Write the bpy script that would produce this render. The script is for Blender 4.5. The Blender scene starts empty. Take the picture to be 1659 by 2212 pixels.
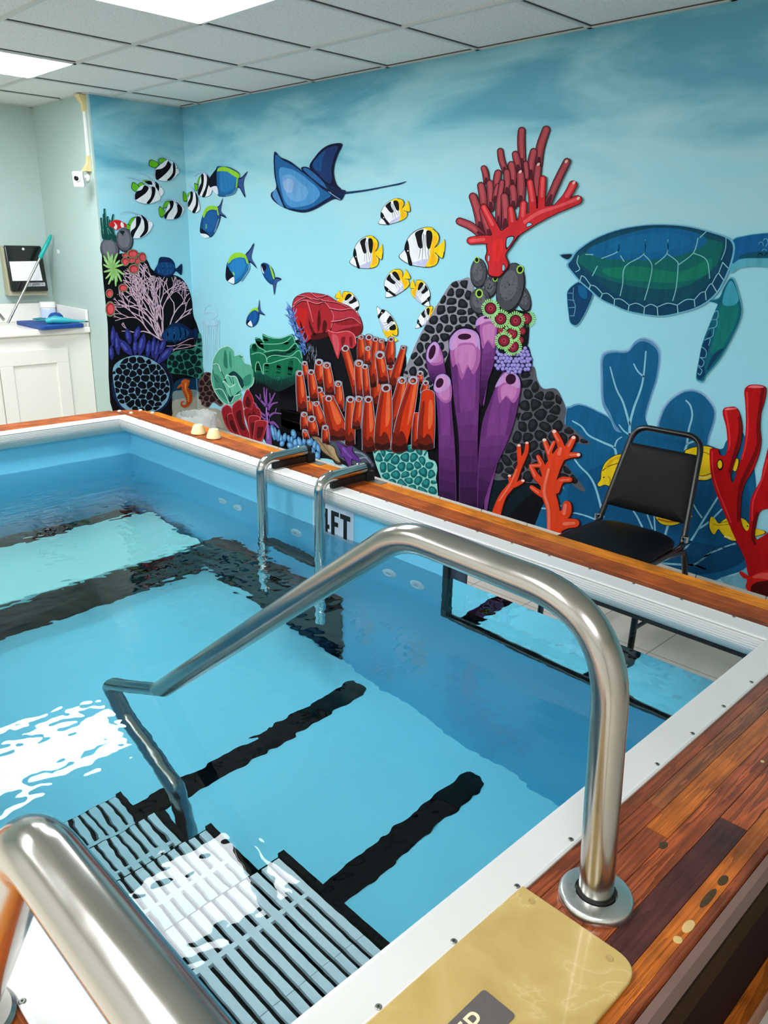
import bpy, bmesh, math, random
from mathutils import Vector, Matrix
from mathutils.geometry import tessellate_polygon
sc = bpy.context.scene
col = sc.collection
PI = math.pi
# ---- camera solved from the photograph (1659 x 2212) --------------------------------
CAM = Vector((5.4187, -3.2948, 0.9892)); FPX = 1712.23
RX = Vector((0.6994131, 0.71443155, 0.0202206)).normalized()
RY = Vector((0.24129359, -0.20940151, -0.94759085)).normalized()
RZ = Vector((-0.67275457, 0.66763656, -0.31884591)).normalized()
H = 1.875          # ceiling, above the pool rim (z = 0)
FL = -0.55         # room floor
ZW = -0.2407       # water level
def ray(px, py): return RX*((px-829.5)/FPX) + RY*((py-1106)/FPX) + RZ
def on(px, py, axis, v):
    d = ray(px, py); return CAM + d*((v-CAM[axis])/d[axis])
# ---- materials ----------------------------------------------------------------------
def lin(c):
    return tuple(((x/255)/12.92 if x <= 10.3 else (((x/255)+.055)/1.055)**2.4) for x in c)
K = 1.0
def alb(c): return tuple(min(.93, x/K) for x in lin(c)) + (1,)
MATS = {}
def nt_of(name):
    m = bpy.data.materials.new(name); m.use_nodes = True
    nt = m.node_tree; b = nt.nodes['Principled BSDF']; return m, nt, b
def mat(name, rgb, rough=.5, metal=0., spec=.5, noise=0., scale=8., bump=0., bscale=60., coat=0.):
    if name in MATS: return MATS[name]
    m, nt, b = nt_of(name); c = alb(rgb)
    b.inputs['Base Color'].default_value = c
    b.inputs['Roughness'].default_value = rough; b.inputs['Metallic'].default_value = metal
    b.inputs['Specular IOR Level'].default_value = spec
    b.inputs['Coat Weight'].default_value = coat
    if noise or bump:
        g = nt.nodes.new('ShaderNodeNewGeometry')
    if noise:
        n = nt.nodes.new('ShaderNodeTexNoise'); n.inputs['Scale'].default_value = scale; n.inputs['Detail'].default_value = 5
        nt.links.new(g.outputs['Position'], n.inputs['Vector'])
        mx = nt.nodes.new('ShaderNodeMix'); mx.data_type = 'RGBA'
        mx.inputs['A'].default_value = tuple(x*(1-noise) for x in c[:3])+(1,)
        mx.inputs['B'].default_value = tuple(min(.95, x*(1+noise)) for x in c[:3])+(1,)
        nt.links.new(n.outputs['Fac'], mx.inputs['Factor']); nt.links.new(mx.outputs['Result'], b.inputs['Base Color'])
    if bump:
        n2 = nt.nodes.new('ShaderNodeTexNoise'); n2.inputs['Scale'].default_value = bscale; n2.inputs['Detail'].default_value = 3
        nt.links.new(g.outputs['Position'], n2.inputs['Vector'])
        bp = nt.nodes.new('ShaderNodeBump'); bp.inputs['Strength'].default_value = bump; bp.inputs['Distance'].default_value = .01
        nt.links.new(n2.outputs['Fac'], bp.inputs['Height']); nt.links.new(bp.outputs['Normal'], b.inputs['Normal'])
    MATS[name] = m; return m
def paint(rgb, streak=.13):
    """wall paint with brush streaks"""
    key = 'paint_%d_%d_%d' % tuple(rgb)
    if key in MATS: return MATS[key]
    m, nt, b = nt_of(key); c = tuple(min(.9, .9*x**1.1) for x in lin(rgb))+(1,)
    b.inputs['Roughness'].default_value = .6; b.inputs['Specular IOR Level'].default_value = .08
    g = nt.nodes.new('ShaderNodeNewGeometry'); mp = nt.nodes.new('ShaderNodeMapping')
    mp.inputs['Scale'].default_value = (42, 42, 9); mp.inputs['Rotation'].default_value = (.1, .25, 0)
    n = nt.nodes.new('ShaderNodeTexNoise'); n.inputs['Scale'].default_value = 1.; n.inputs['Detail'].default_value = 4
    mx = nt.nodes.new('ShaderNodeMix'); mx.data_type = 'RGBA'
    mx.inputs['A'].default_value = tuple(x*(1-2*streak) for x in c[:3])+(1,)
    mx.inputs['B'].default_value = tuple(min(.95, x*(1+2*streak)+.004) for x in c[:3])+(1,)
    nt.links.new(g.outputs['Position'], mp.inputs['Vector']); nt.links.new(mp.outputs['Vector'], n.inputs['Vector'])
    nt.links.new(n.outputs['Fac'], mx.inputs['Factor']); nt.links.new(mx.outputs['Result'], b.inputs['Base Color'])
    MATS[key] = m; return m
# ---- objects ------------------------------------------------------------------------
def setp(o, label=None, cat=None, group=None, kind=None):
    if label: o['label'] = label
    if cat: o['category'] = cat
    if group: o['group'] = group
    if kind: o['kind'] = kind
    return o
def thing(name, label, cat, loc=(0, 0, 0), rotz=0, group=None):
    o = bpy.data.objects.new(name, None); col.objects.link(o); o.empty_display_size = .1
    o.location = loc; o.rotation_euler = (0, 0, rotz); return setp(o, label, cat, group)
def obj(name, bm, m, parent=None, smooth=False, label=None, bevel=0., mats=None):
    me = bpy.data.meshes.new(name)
    bmesh.ops.recalc_face_normals(bm, faces=bm.faces[:]) if smooth != 'raw' else None
    bm.to_mesh(me); bm.free()
    for mm in (mats or [m]): me.materials.append(mm)
    o = bpy.data.objects.new(name, me); col.objects.link(o)
    if parent is not None:
        o.parent = parent
    if smooth is True:
        for p in me.polygons: p.use_smooth = True
        try: me.set_sharp_from_angle(angle=math.radians(40))
        except Exception: pass
    if bevel:
        md = o.modifiers.new('bevel', 'BEVEL'); md.width = bevel; md.segments = 3; md.limit_method = 'ANGLE'
    if label: o['label'] = label
    return o
def box(bm, x0, x1, y0, y1, z0, z1, mi=0):
    v = [bm.verts.new(p) for p in ((x0,y0,z0),(x1,y0,z0),(x1,y1,z0),(x0,y1,z0),(x0,y0,z1),(x1,y0,z1),(x1,y1,z1),(x0,y1,z1))]
    for f in ((3,2,1,0),(4,5,6,7),(0,1,5,4),(1,2,6,5),(2,3,7,6),(3,0,4,7)):
        fc = bm.faces.new([v[i] for i in f]); fc.material_index = mi
    return v
def quad(bm, pts, mi=0):
    f = bm.faces.new([bm.verts.new(p) for p in pts]); f.material_index = mi; return f
def nb(): return bmesh.new()
def bx(*a):
    bm = nb(); box(bm, *a); return bm
def struct(name, bm, m, parent=None, **k):
    o = obj(name, bm, m, parent, **k)
    if parent is None: o['kind'] = 'structure'
    return o
def fillet(pts, rad, n=8):
    """polyline with rounded corners"""
    pts = [Vector(p) for p in pts]; out = [pts[0]]
    if not isinstance(rad, (list, tuple)): rad = [rad]*len(pts)
    for i in range(1, len(pts)-1):
        a, b, c = pts[i-1], pts[i], pts[i+1]
        u = (a-b); w = (c-b); lu, lw = u.length, w.length; u.normalize(); w.normalize()
        ang = math.acos(max(-1, min(1, u.dot(w)))); r = rad[i]
        t = r/math.tan(ang/2) if ang < PI-.01 else 0
        t = min(t, lu*.49 if i > 1 else lu*.95, lw*.49 if i < len(pts)-2 else lw*.95)
        if t < 1e-5: out.append(b); continue
        for k in range(n+1):
            s = k/n; p = (b+u*t)*(1-s)**2 + b*2*s*(1-s) + (b+w*t)*s**2
            out.append(p)
    out.append(pts[-1]); return out
def tube(bm, pts, r, n=16, cap=True, mi=0):
    pts = [Vector(p) for p in pts]; rings = []
    rr = r if isinstance(r, (list, tuple)) else [r]*len(pts)
    t0 = (pts[1]-pts[0]).normalized()
    a = Vector((0, 0, 1)) if abs(t0.z) < .9 else Vector((1, 0, 0))
    nrm = (a - t0*a.dot(t0)).normalized()
    for i, p in enumerate(pts):
        t = (pts[min(i+1, len(pts)-1)] - pts[max(i-1, 0)]).normalized()
        nrm = (nrm - t*nrm.dot(t)).normalized(); bn = t.cross(nrm)
        rings.append([bm.verts.new(p + (nrm*math.cos(2*PI*k/n) + bn*math.sin(2*PI*k/n))*rr[i]) for k in range(n)])
    for i in range(len(rings)-1):
        for k in range(n):
            f = bm.faces.new((rings[i][k], rings[i][(k+1) % n], rings[i+1][(k+1) % n], rings[i+1][k])); f.material_index = mi
    if cap:
        for rg in (rings[0][::-1], rings[-1]):
            f = bm.faces.new(rg); f.material_index = mi
def lathe(bm, c, prof, n=24, axis='z', mi=0):
    """prof: (radius, height) from bottom to top"""
    c = Vector(c); rings = []
    def pt(r, h, a):
        if axis == 'z': return c + Vector((r*math.cos(a), r*math.sin(a), h))
        if axis == 'y': return c + Vector((r*math.cos(a), h, r*math.sin(a)))
        return c + Vector((h, r*math.cos(a), r*math.sin(a)))
    for r, h in prof:
        rings.append([bm.verts.new(pt(max(r, 1e-4), h, 2*PI*k/n)) for k in range(n)])
    for i in range(len(rings)-1):
        for k in range(n):
            f = bm.faces.new((rings[i][k], rings[i][(k+1) % n], rings[i+1][(k+1) % n], rings[i+1][k])); f.material_index = mi
    for rg in (rings[0], rings[-1]):
        f = bm.faces.new(rg); f.material_index = mi
def prism(bm, pts, z0, z1, mi=0):
    """pts: 2-D outline in x, y extruded in z"""
    lo = [bm.verts.new((p[0], p[1], z0)) for p in pts]; hi = [bm.verts.new((p[0], p[1], z1)) for p in pts]
    n = len(pts)
    for i in range(n):
        f = bm.faces.new((lo[i], lo[(i+1) % n], hi[(i+1) % n], hi[i])); f.material_index = mi
    for ring, rev in ((lo, True), (hi, False)):
        f = bm.faces.new(ring[::-1] if rev else ring); f.material_index = mi
def textmesh(s, size, name='letters'):
    cu = bpy.data.curves.new(name, 'FONT'); cu.body = s; cu.size = size; cu.extrude = .0005
    cu.align_x = 'CENTER'; cu.align_y = 'CENTER'
    o = bpy.data.objects.new(name, cu); col.objects.link(o)
    dg = bpy.context.evaluated_depsgraph_get()
    me = bpy.data.meshes.new_from_object(o.evaluated_get(dg))
    bpy.data.objects.remove(o); return me
LIGHT = 22; EXPO = 0.0; ABSORB = 0.30; WAVE = 1.0
# ======================= setting ======================================================
_obj0 = obj
def obj(name, bm, m, parent=None, **k):
    """meshes are laid out in room coordinates; under a thing they keep their place"""
    o = _obj0(name, bm, m, parent, **k)
    if parent is not None and parent.type == 'EMPTY' and not parent.get('_local'):
        o.matrix_parent_inverse = Matrix.Translation(-parent.location)
    return o
def N(nt, t, **k):
    n = nt.nodes.new(t)
    for a, v in k.items(): setattr(n, a, v)
    return n
def ramp(nt, stops, fac):
    r = N(nt, 'ShaderNodeValToRGB'); e = r.color_ramp.elements
    while len(e) < len(stops): e.new(.5)
    for i, (p, c) in enumerate(stops): e[i].position = p; e[i].color = alb(c)
    nt.links.new(fac, r.inputs['Fac']); return r
def wood(name, rgb, axis='y', ring=.35, rough=.28, coat=.25):
    """varnished wood, grain along the axis"""
    if name in MATS: return MATS[name]
    m, nt, b = nt_of(name); c = alb(rgb); L = nt.links.new
    g = N(nt, 'ShaderNodeNewGeometry'); mp = N(nt, 'ShaderNodeMapping')
    seed = sum(map(ord, name)) % 17
    mp.inputs['Location'].default_value = (seed*.7, seed*.3, seed*.11)
    mp.inputs['Scale'].default_value = (44, 1.5, 20) if axis == 'y' else (1.5, 44, 20)
    L(g.outputs['Position'], mp.inputs['Vector'])
    n = N(nt, 'ShaderNodeTexNoise'); n.inputs['Scale'].default_value = 1.6; n.inputs['Detail'].default_value = 6; n.inputs['Distortion'].default_value = .25
    L(mp.outputs['Vector'], n.inputs['Vector'])
    w = N(nt, 'ShaderNodeMath', operation='MULTIPLY'); w.inputs[1].default_value = 5.5; L(n.outputs['Fac'], w.inputs[0])
    fr = N(nt, 'ShaderNodeMath', operation='FRACT'); L(w.outputs[0], fr.inputs[0])
    mx = N(nt, 'ShaderNodeMix', data_type='RGBA')
    mx.inputs['A'].default_value = tuple(min(.9, x*1.25) for x in c[:3])+(1,)
    mx.inputs['B'].default_value = tuple(x*(1-ring)*.85 for x in c[:3])+(1,)
    L(fr.outputs[0], mx.inputs['Factor'])
    n2 = N(nt, 'ShaderNodeTexNoise'); n2.inputs['Scale'].default_value = 9; n2.inputs['Detail'].default_value = 4; L(g.outputs['Position'], n2.inputs['Vector'])
    mx2 = N(nt, 'ShaderNodeMix', data_type='RGBA', blend_type='MULTIPLY'); mx2.inputs['Factor'].default_value = .7
    r2 = N(nt, 'ShaderNodeValToRGB'); r2.color_ramp.elements[0].color = (.5, .45, .42, 1); r2.color_ramp.elements[1].color = (1.3, 1.3, 1.3, 1)
    r2.color_ramp.elements[0].position = .3; r2.color_ramp.elements[1].position = .65
    L(n2.outputs['Fac'], r2.inputs['Fac']); L(mx.outputs['Result'], mx2.inputs['A']); L(r2.outputs['Color'], mx2.inputs['B'])
    L(mx2.outputs['Result'], b.inputs['Base Color'])
    b.inputs['Roughness'].default_value = rough; b.inputs['Coat Weight'].default_value = coat; b.inputs['Specular IOR Level'].default_value = .5 if coat else .15; b.inputs['Coat Roughness'].default_value = .15
    bp = N(nt, 'ShaderNodeBump'); bp.inputs['Strength'].default_value = .15; bp.inputs['Distance'].default_value = .004
    L(n.outputs['Fac'], bp.inputs['Height']); L(bp.outputs['Normal'], b.inputs['Normal'])
    MATS[name] = m; return m
# --- ceiling
def mat_tile():
    m, nt, b = nt_of('ceiling_tile_board'); L = nt.links.new
    g = N(nt, 'ShaderNodeNewGeometry')
    n = N(nt, 'ShaderNodeTexNoise'); n.inputs['Scale'].default_value = 95; n.inputs['Detail'].default_value = 4; n.inputs['Roughness'].default_value = .7
    L(g.outputs['Position'], n.inputs['Vector'])
    r = ramp(nt, [(.0, (178, 182, 178)), (.36, (196, 200, 196)), (.43, (226, 229, 226)), (1, (233, 235, 232))], n.outputs['Fac'])
    L(r.outputs['Color'], b.inputs['Base Color']); b.inputs['Roughness'].default_value = .95; b.inputs['Specular IOR Level'].default_value = .1
    bp = N(nt, 'ShaderNodeBump'); bp.inputs['Strength'].default_value = .4; bp.inputs['Distance'].default_value = .01
    L(n.outputs['Fac'], bp.inputs['Height']); L(bp.outputs['Normal'], b.inputs['Normal']); return m
def mat_sea():
    """hand painted water: deep teal at the ceiling, pale towards the reef, brushed clouds"""
    m, nt, b = nt_of('mural_sea_paint'); L = nt.links.new
    g = N(nt, 'ShaderNodeNewGeometry'); s = N(nt, 'ShaderNodeSeparateXYZ'); L(g.outputs['Position'], s.inputs[0])
    mp = N(nt, 'ShaderNodeMapping'); mp.inputs['Scale'].default_value = (.75, .75, 2.6); mp.inputs['Rotation'].default_value = (0, .16, 0); L(g.outputs['Position'], mp.inputs['Vector'])
    n = N(nt, 'ShaderNodeTexNoise'); n.inputs['Scale'].default_value = 1.5; n.inputs['Detail'].default_value = 7; n.inputs['Roughness'].default_value = .55; n.inputs['Distortion'].default_value = .5
    L(mp.outputs['Vector'], n.inputs['Vector'])
    a = N(nt, 'ShaderNodeMapRange'); a.inputs[1].default_value = -.4; a.inputs[2].default_value = 1.9; L(s.outputs['Z'], a.inputs[0])
    wgt = N(nt, 'ShaderNodeMapRange'); wgt.inputs[1].default_value = .35; wgt.inputs[2].default_value = .8; wgt.inputs[3].default_value = .04; wgt.inputs[4].default_value = .85; L(a.outputs[0], wgt.inputs[0])
    sb = N(nt, 'ShaderNodeMath', operation='SUBTRACT'); L(n.outputs['Fac'], sb.inputs[0]); sb.inputs[1].default_value = .5
    ml = N(nt, 'ShaderNodeMath', operation='MULTIPLY'); L(sb.outputs[0], ml.inputs[0]); L(wgt.outputs[0], ml.inputs[1])
    ad = N(nt, 'ShaderNodeMath', operation='ADD'); L(a.outputs[0], ad.inputs[0]); L(ml.outputs[0], ad.inputs[1])
    r = ramp(nt, [(0, (150, 208, 224)), (.38, (146, 207, 223)), (.6, (144, 205, 219)), (.74, (158, 206, 214)), (.86, (136, 194, 206)), (.95, (108, 174, 192)), (1, (92, 162, 184))], ad.outputs[0])
    L(r.outputs['Color'], b.inputs['Base Color']); b.inputs['Roughness'].default_value = .5; b.inputs['Specular IOR Level'].default_value = .3; return m
SEA = mat_sea()
MINT = mat('pale_mint_wall_paint', (176, 196, 190), .6, noise=.03, scale=3)
XR, YB = 7.6, -5.6     # far ends of the room, behind the camera
DN, DX = .6898, .8845  # pier width and alcove depth
bm = nb(); quad(bm, [(0, 0, FL), (XR, 0, FL), (XR, 0, H+.02), (0, 0, H+.02)]); wall_r = struct('wall_right', bm, SEA)
bm = nb(); quad(bm, [(0, -DN+.012, FL), (0, 0, FL), (0, 0, H+.02), (0, -DN+.012, H+.02)]); wall_b = struct('wall_back', bm, SEA)
bm = nb(); quad(bm, [(0, -DN, FL), (0, -DN+.012, FL), (0, -DN+.012, H+.02), (0, -DN, H+.02)]); quad(bm, [(-DX, -DN, FL), (0, -DN, FL), (0, -DN, H+.02), (-DX, -DN, H+.02)]); struct('wall_pier', bm, MINT)
bm = nb(); quad(bm, [(-DX, YB, FL), (-DX, -DN, FL), (-DX, -DN, H+.02), (-DX, YB, H+.02)]); struct('wall_alcove', bm, MINT)
bm = nb(); quad(bm, [(-DX, YB, FL), (XR, YB, FL), (XR, YB, H+.02), (-DX, YB, H+.02)]); struct('wall_left', bm, mat('off_white_wall', (236, 235, 228), .7))
bm = nb(); quad(bm, [(XR, YB, FL), (XR, 0, FL), (XR, 0, H+.02), (XR, YB, H+.02)]); struct('wall_front', bm, mat('warm_wall', (226, 220, 210), .7))
def tri_ceiling():
    bm = nb(); z = H+.008
    quad(bm, [(-DX, YB, z), (XR, YB, z), (XR, 0, z), (-DX, 0, z)]); return bm
ceiling = struct('ceiling', tri_ceiling(), mat_tile())
T = .6096; XL0, YM0 = .2341, -.5312
gx = [XL0+T*i for i in range(-1, 13)]; gy = [YM0-T*i for i in range(0, 9)]
GB = mat('grid_bar_white', (200, 203, 199), .5); GD = mat('grid_gap_dark', (70, 74, 72), .9)
bm = nb(); hw = .011
for x in gx:
    if x < -DX or x > XR: continue
    y1 = -DN if x < 0 else 0
    box(bm, x-hw, x+hw, YB, y1, H, H+.008); box(bm, x+hw, x+hw+.0045, YB, y1, H+.004, H+.0079, 1)
for y in gy:
    x0 = -DX if y < -DN else 0
    box(bm, x0, XR, y-hw, y+hw, H+.0004, H+.008); box(bm, x0, XR, y+hw, y+hw+.0045, H+.0042, H+.0079, 1)
# wall angles
box(bm, 0, XR, -.02, -.0005, H, H+.008); box(bm, 0, XR, -.026, -.02, H+.004, H+.0079, 1); box(bm, .0005, .02, -DN, 0, H, H+.008)
box(bm, -DX, 0, -DN-.02, -DN-.0005, H, H+.008); box(bm, -DX+.0005, -DX+.02, YB, -DN, H, H+.008)
obj('ceiling_grid', bm, GB, ceiling, mats=[GB, GD])
# --- ceiling lights
def mat_emit(name, rgb, s):
    m = bpy.data.materials.new(name); m.use_nodes = True; nt = m.node_tree; nt.nodes.clear()
    e = N(nt, 'ShaderNodeEmission'); e.inputs['Color'].default_value = lin(rgb)+(1,); e.inputs['Strength'].default_value = s
    o = N(nt, 'ShaderNodeOutputMaterial'); nt.links.new(e.outputs[0], o.inputs[0]); return m
EM = mat_emit('light_diffuser_glow', (243, 249, 255), LIGHT)
def light(x, y, label):
    t = thing('ceiling_light', label, 'ceiling light', (x+T/2, y-T, H), group='flat ceiling light panels')
    bm = nb(); z0, z1 = H-.004, H+.006
    for a in ((x, x+T, y-.016, y), (x, x+T, y-2*T, y-2*T+.016), (x, x+.016, y-2*T, y), (x+T-.016, x+T, y-2*T, y)):
        box(bm, a[0], a[1], a[2], a[3], z0, z1)
    obj('frame', bm, mat('light_frame_white', (225, 226, 222), .4), t)
    bm = nb(); quad(bm, [(x+.014, y-2*T+.014, H-.002), (x+.014, y-.014, H-.002), (x+T-.014, y-.014, H-.002), (x+T-.014, y-2*T+.014, H-.002)])
    obj('diffuser', bm, EM, t, smooth='raw')
light(gx[4], gy[1], 'glowing ceiling light panel over the middle of the pool, at the top edge')
light(gx[1], gy[1], 'glowing ceiling light panel over the far end of the pool')
light(gx[7], gy[5], 'unseen ceiling light panel added over the walkway to brighten the near end of the pool')  # out of view, added to brighten the near right side
light(gx[4], gy[5], 'unseen ceiling light panel added over the walkway to raise the light beside the middle of the pool')  # added panel out of view, raises the overall light level
light(gx[10], gy[5], 'unseen ceiling light panel added as fill behind the near end of the pool')  # added fill panel behind the camera, not a known fitting
# --- floor around the pool (pool sits in a pit)
X0, X1, Y0, Y1 = 1.0, 4.8885, -3.10, -1.0988      # inner wall planes of the pool
OX0, OX1, OY0, OY1 = .843, 5.085, -3.25, -.928    # outer edges of the wooden ledge
def mat_floor():
    m, nt, b = nt_of('beige_floor_tile'); L = nt.links.new
    g = N(nt, 'ShaderNodeNewGeometry'); mp = N(nt, 'ShaderNodeMapping'); L(g.outputs['Position'], mp.inputs['Vector'])
    mp.inputs['Location'].default_value = (-3.233+.3048*11, .505+.3048*2, .011)
    br = N(nt, 'ShaderNodeTexBrick', offset=0.); br.inputs['Scale'].default_value = 1.; br.inputs['Brick Width'].default_value = .3048; br.inputs['Row Height'].default_value = .3048
    br.inputs['Mortar Size'].default_value = .0022; br.inputs['Color1'].default_value = alb((232, 222, 208)); br.inputs['Color2'].default_value = alb((226, 216, 202)); br.inputs['Mortar'].default_value = alb((140, 132, 124))
    L(mp.outputs['Vector'], br.inputs['Vector']); L(br.outputs['Color'], b.inputs['Base Color']); b.inputs['Roughness'].default_value = .35; return m
bm = nb()
for a in ((-DX, X0-.02, YB, 0), (X1+.1, XR, YB, 0), (X0-.02, X1+.1, Y1+.02, 0), (X0-.02, X1+.1, YB, Y0-.02)):
    quad(bm, [(a[0], a[2], FL), (a[1], a[2], FL), (a[1], a[3], FL), (a[0], a[3], FL)])
struct('floor', bm, mat_floor())
# --- tiled baseboard
BT = mat('baseboard_tile', (205, 198, 186), .35, noise=.05, scale=5); BG = mat('baseboard_grout', (95, 92, 88), .9)
bm = nb(); ZB = -.372; X_B0 = .7329-3*.3048
for k in range(-1, 22):
    a = X_B0+k*.3048; b_ = a+.3048
    a = max(a, .012)
    if b_ < .03: continue
    box(bm, a+.0015, b_-.0015, -.011, -.0004, FL, ZB)
box(bm, .005, XR, -.0085, -.0003, FL, ZB-.003, 1)
struct('baseboard_right', bm, BT, mats=[BT, BG], bevel=.003)
bm = nb()
for k in range(3):
    b_ = -.012-k*.3048; a = max(b_-.3048, -DN)
    box(bm, .0004, .011, a+.0015, b_-.0015, FL, ZB)
box(bm, .0003, .0085, -DN, -.005, FL, ZB-.003, 1)
struct('baseboard_back', bm, BT, mats=[BT, BG], bevel=.003)
# ======================= pool =========================================================
ZBOT = -1.52
pool = thing('swim_pool', 'sunken rectangular pool with pale blue liner, white rim and brown wooden ledge', 'pool', (X0, Y1, ZBOT))
LINER = mat('pale_blue_liner', (116, 200, 232), .45, noise=.03, scale=2)
FLOORL = mat('aqua_pool_floor_liner', (172, 230, 240), .5, noise=.02, scale=2)
WHITE = mat('white_rim_plastic', (216, 213, 209), .32)
WINX = (3.55, 4.73, -.605, -.085)   # window opening
def wall_slab(axis, v, thick, a0, a1, z0, z1, hole=None):
    bm = nb()
    def add(a, b, c, d):
        if axis == 'y': box(bm, a, b, min(v, v+thick), max(v, v+thick), c, d)
        else: box(bm, min(v, v+thick), max(v, v+thick), a, b, c, d)
    if hole:
        h0, h1, k0, k1 = hole
        add(a0, h0, z0, z1); add(h1, a1, z0, z1); add(h0, h1, z0, k0); add(h0, h1, k1, z1)
    else: add(a0, a1, z0, z1)
    return bm
obj('liner_wall', wall_slab('y', Y1, .022, X0-.02, X1+.02, ZBOT, -.03, WINX), LINER, pool)
obj('liner_wall', wall_slab('y', Y0, -.03, X0-.02, X1+.02, ZBOT, -.03), LINER, pool)
obj('liner_wall', wall_slab('x', X0, -.03, Y0, Y1, ZBOT, -.03), LINER, pool)
obj('liner_wall', wall_slab('x', X1, .03, Y0, Y1, ZBOT, -.03), LINER, pool)
obj('pool_floor', bx(X0-.03, X1+.03, Y0-.03, Y1+.022, ZBOT-.03, ZBOT), FLOORL, pool)
# floor lines with rounded ends
BLK = mat('black_line_vinyl', (2, 3, 7), .7, spec=.02)
def line(x0, x1, y0, y1):
    pts = [(x0, y0), (x1, y0)]; r = (x1-x0)/2; cx = (x0+x1)/2
    pts += [(cx+r*math.cos(a), y1-r+r*math.sin(a)) for a in [PI*i/10 for i in range(11)]]
    bm = nb(); prism(bm, pts, ZBOT+.0005, ZBOT+.004); return bm
obj('floor_line', line(3.09, 3.19, Y0, -1.15), BLK, pool, label='black stripe across the pool floor, middle of the pool')
obj('floor_line', line(3.80, 3.90, Y0, -1.19), BLK, pool, label='black stripe across the pool floor, nearest the steps')
DARKP = mat('dark_panel_and_gap_shade', (4, 16, 18), .7, spec=.04, noise=.2, scale=6)
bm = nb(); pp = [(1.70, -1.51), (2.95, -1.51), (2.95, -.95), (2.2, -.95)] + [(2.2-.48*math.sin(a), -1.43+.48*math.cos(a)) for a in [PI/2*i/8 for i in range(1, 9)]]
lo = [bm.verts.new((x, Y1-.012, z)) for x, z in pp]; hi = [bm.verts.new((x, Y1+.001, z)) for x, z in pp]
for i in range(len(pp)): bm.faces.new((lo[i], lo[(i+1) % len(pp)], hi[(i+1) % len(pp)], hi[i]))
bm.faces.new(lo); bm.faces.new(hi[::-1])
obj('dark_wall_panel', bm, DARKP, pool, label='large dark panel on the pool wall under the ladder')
# --- white rim with ribbed, curved inner face, mitred at the corners
PROF = [(.028, -.01), (.028, .004), (.032, .0055), (.036, .0045), (.097, .0045), (.103, .0035), (.1055, .0), (.1035, -.004), (.1005, -.0055), (.1045, -.0085), (.1045, -.0125), (.1015, -.014), (.1045, -.017), (.104, -.021), (.101, -.0225), (.1035, -.0255), (.1025, -.0295), (.0995, -.031), (.1015, -.034), (.1, -.038), (.0965, -.0395), (.0975, -.043), (.092, -.052), (.080, -.066), (.062, -.080), (.040, -.092), (.012, -.099), (.0, -.0995), (.0, -.05)]
def rim(side):
    bm = nb(); A = []; B = []
    for n, z in PROF:
        x0, x1, y0, y1 = X0+n, X1-n, Y0+n, Y1-n
        c = {'right': ((x0, y1), (x1, y1)), 'left': ((x1, y0), (x0, y0)), 'far': ((x0, y0), (x0, y1)), 'near': ((x1, y1), (x1, y0))}[side]
        A.append(bm.verts.new((c[0][0], c[0][1], z))); B.append(bm.verts.new((c[1][0], c[1][1], z)))
    for i in range(len(A)-1): bm.faces.new((A[i], A[i+1], B[i+1], B[i]))
    return bm
SCR = mat('steel_screw', (150, 148, 142), .35, metal=.9); SCD = mat('screw_slot_dark', (25, 24, 24), .8)
def screw(parent, x, y, z=.0045, r=.0052):
    bm = nb(); lathe(bm, (x, y, z), [(r, -.001), (r, .0008), (r*.75, .0018)], 14); lathe(bm, (x, y, z+.0018), [(r*.38, 0), (r*.38, .0003)], 4, mi=1)
    obj('screw', bm, SCR, parent, mats=[SCR, SCD])
rims = {}
for s, lb in (('right', 'white ribbed rim on the side along the reef mural'), ('far', 'white rim at the far end by the sink cabinet'), ('near', 'white rim at the near end beside the step plate'), ('left', 'white rim on the left side behind the near handrail')):
    rims[s] = obj('pool_rim', rim(s), WHITE, pool, label=lb)
y = -1.307
while y > -3.0: screw(rims['near'], 4.849, y); y -= .157
x = 1.2
for k in range(23): screw(rims['right'], 4.667-.157*k, -1.1335)
for k in range(12): screw(rims['left'], 4.51-.157*(k-1), -3.066)
# --- wooden ledge, staves glued side by side
W_OR = wood('ledge_wood_orange', (186, 98, 26)); W_RD = wood('ledge_wood_red', (140, 66, 32)); W_BR = wood('ledge_wood_brown', (150, 82, 40), ring=.5)
W_DK = wood('ledge_wood_dark', (84, 40, 36), ring=.25); W_SH = wood('ledge_wood_striped', (176, 84, 38), ring=.62)
X_OR = wood('side_ledge_wood_orange', (214, 124, 24), 'x', rough=.5, coat=0); X_RD = wood('side_ledge_wood_red', (170, 82, 30), 'x', rough=.5, coat=0); X_BR = wood('side_ledge_wood_brown', (140, 70, 34), 'x', rough=.5, coat=0); F_RD = wood('far_ledge_wood', (184, 98, 52), 'y', ring=.55, rough=.6, coat=0)
WL = [W_OR, W_RD, W_BR, W_DK, W_SH, X_OR, X_RD, X_BR, F_RD]
ZW0 = -.045
def staves(lst):
    bm = nb()
    for x0, x1, y0, y1, mi in lst:
        g = .0006; box(bm, x0+g, x1-g, y0+g, y1-g, ZW0, 0, mi)
    return bm
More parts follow.
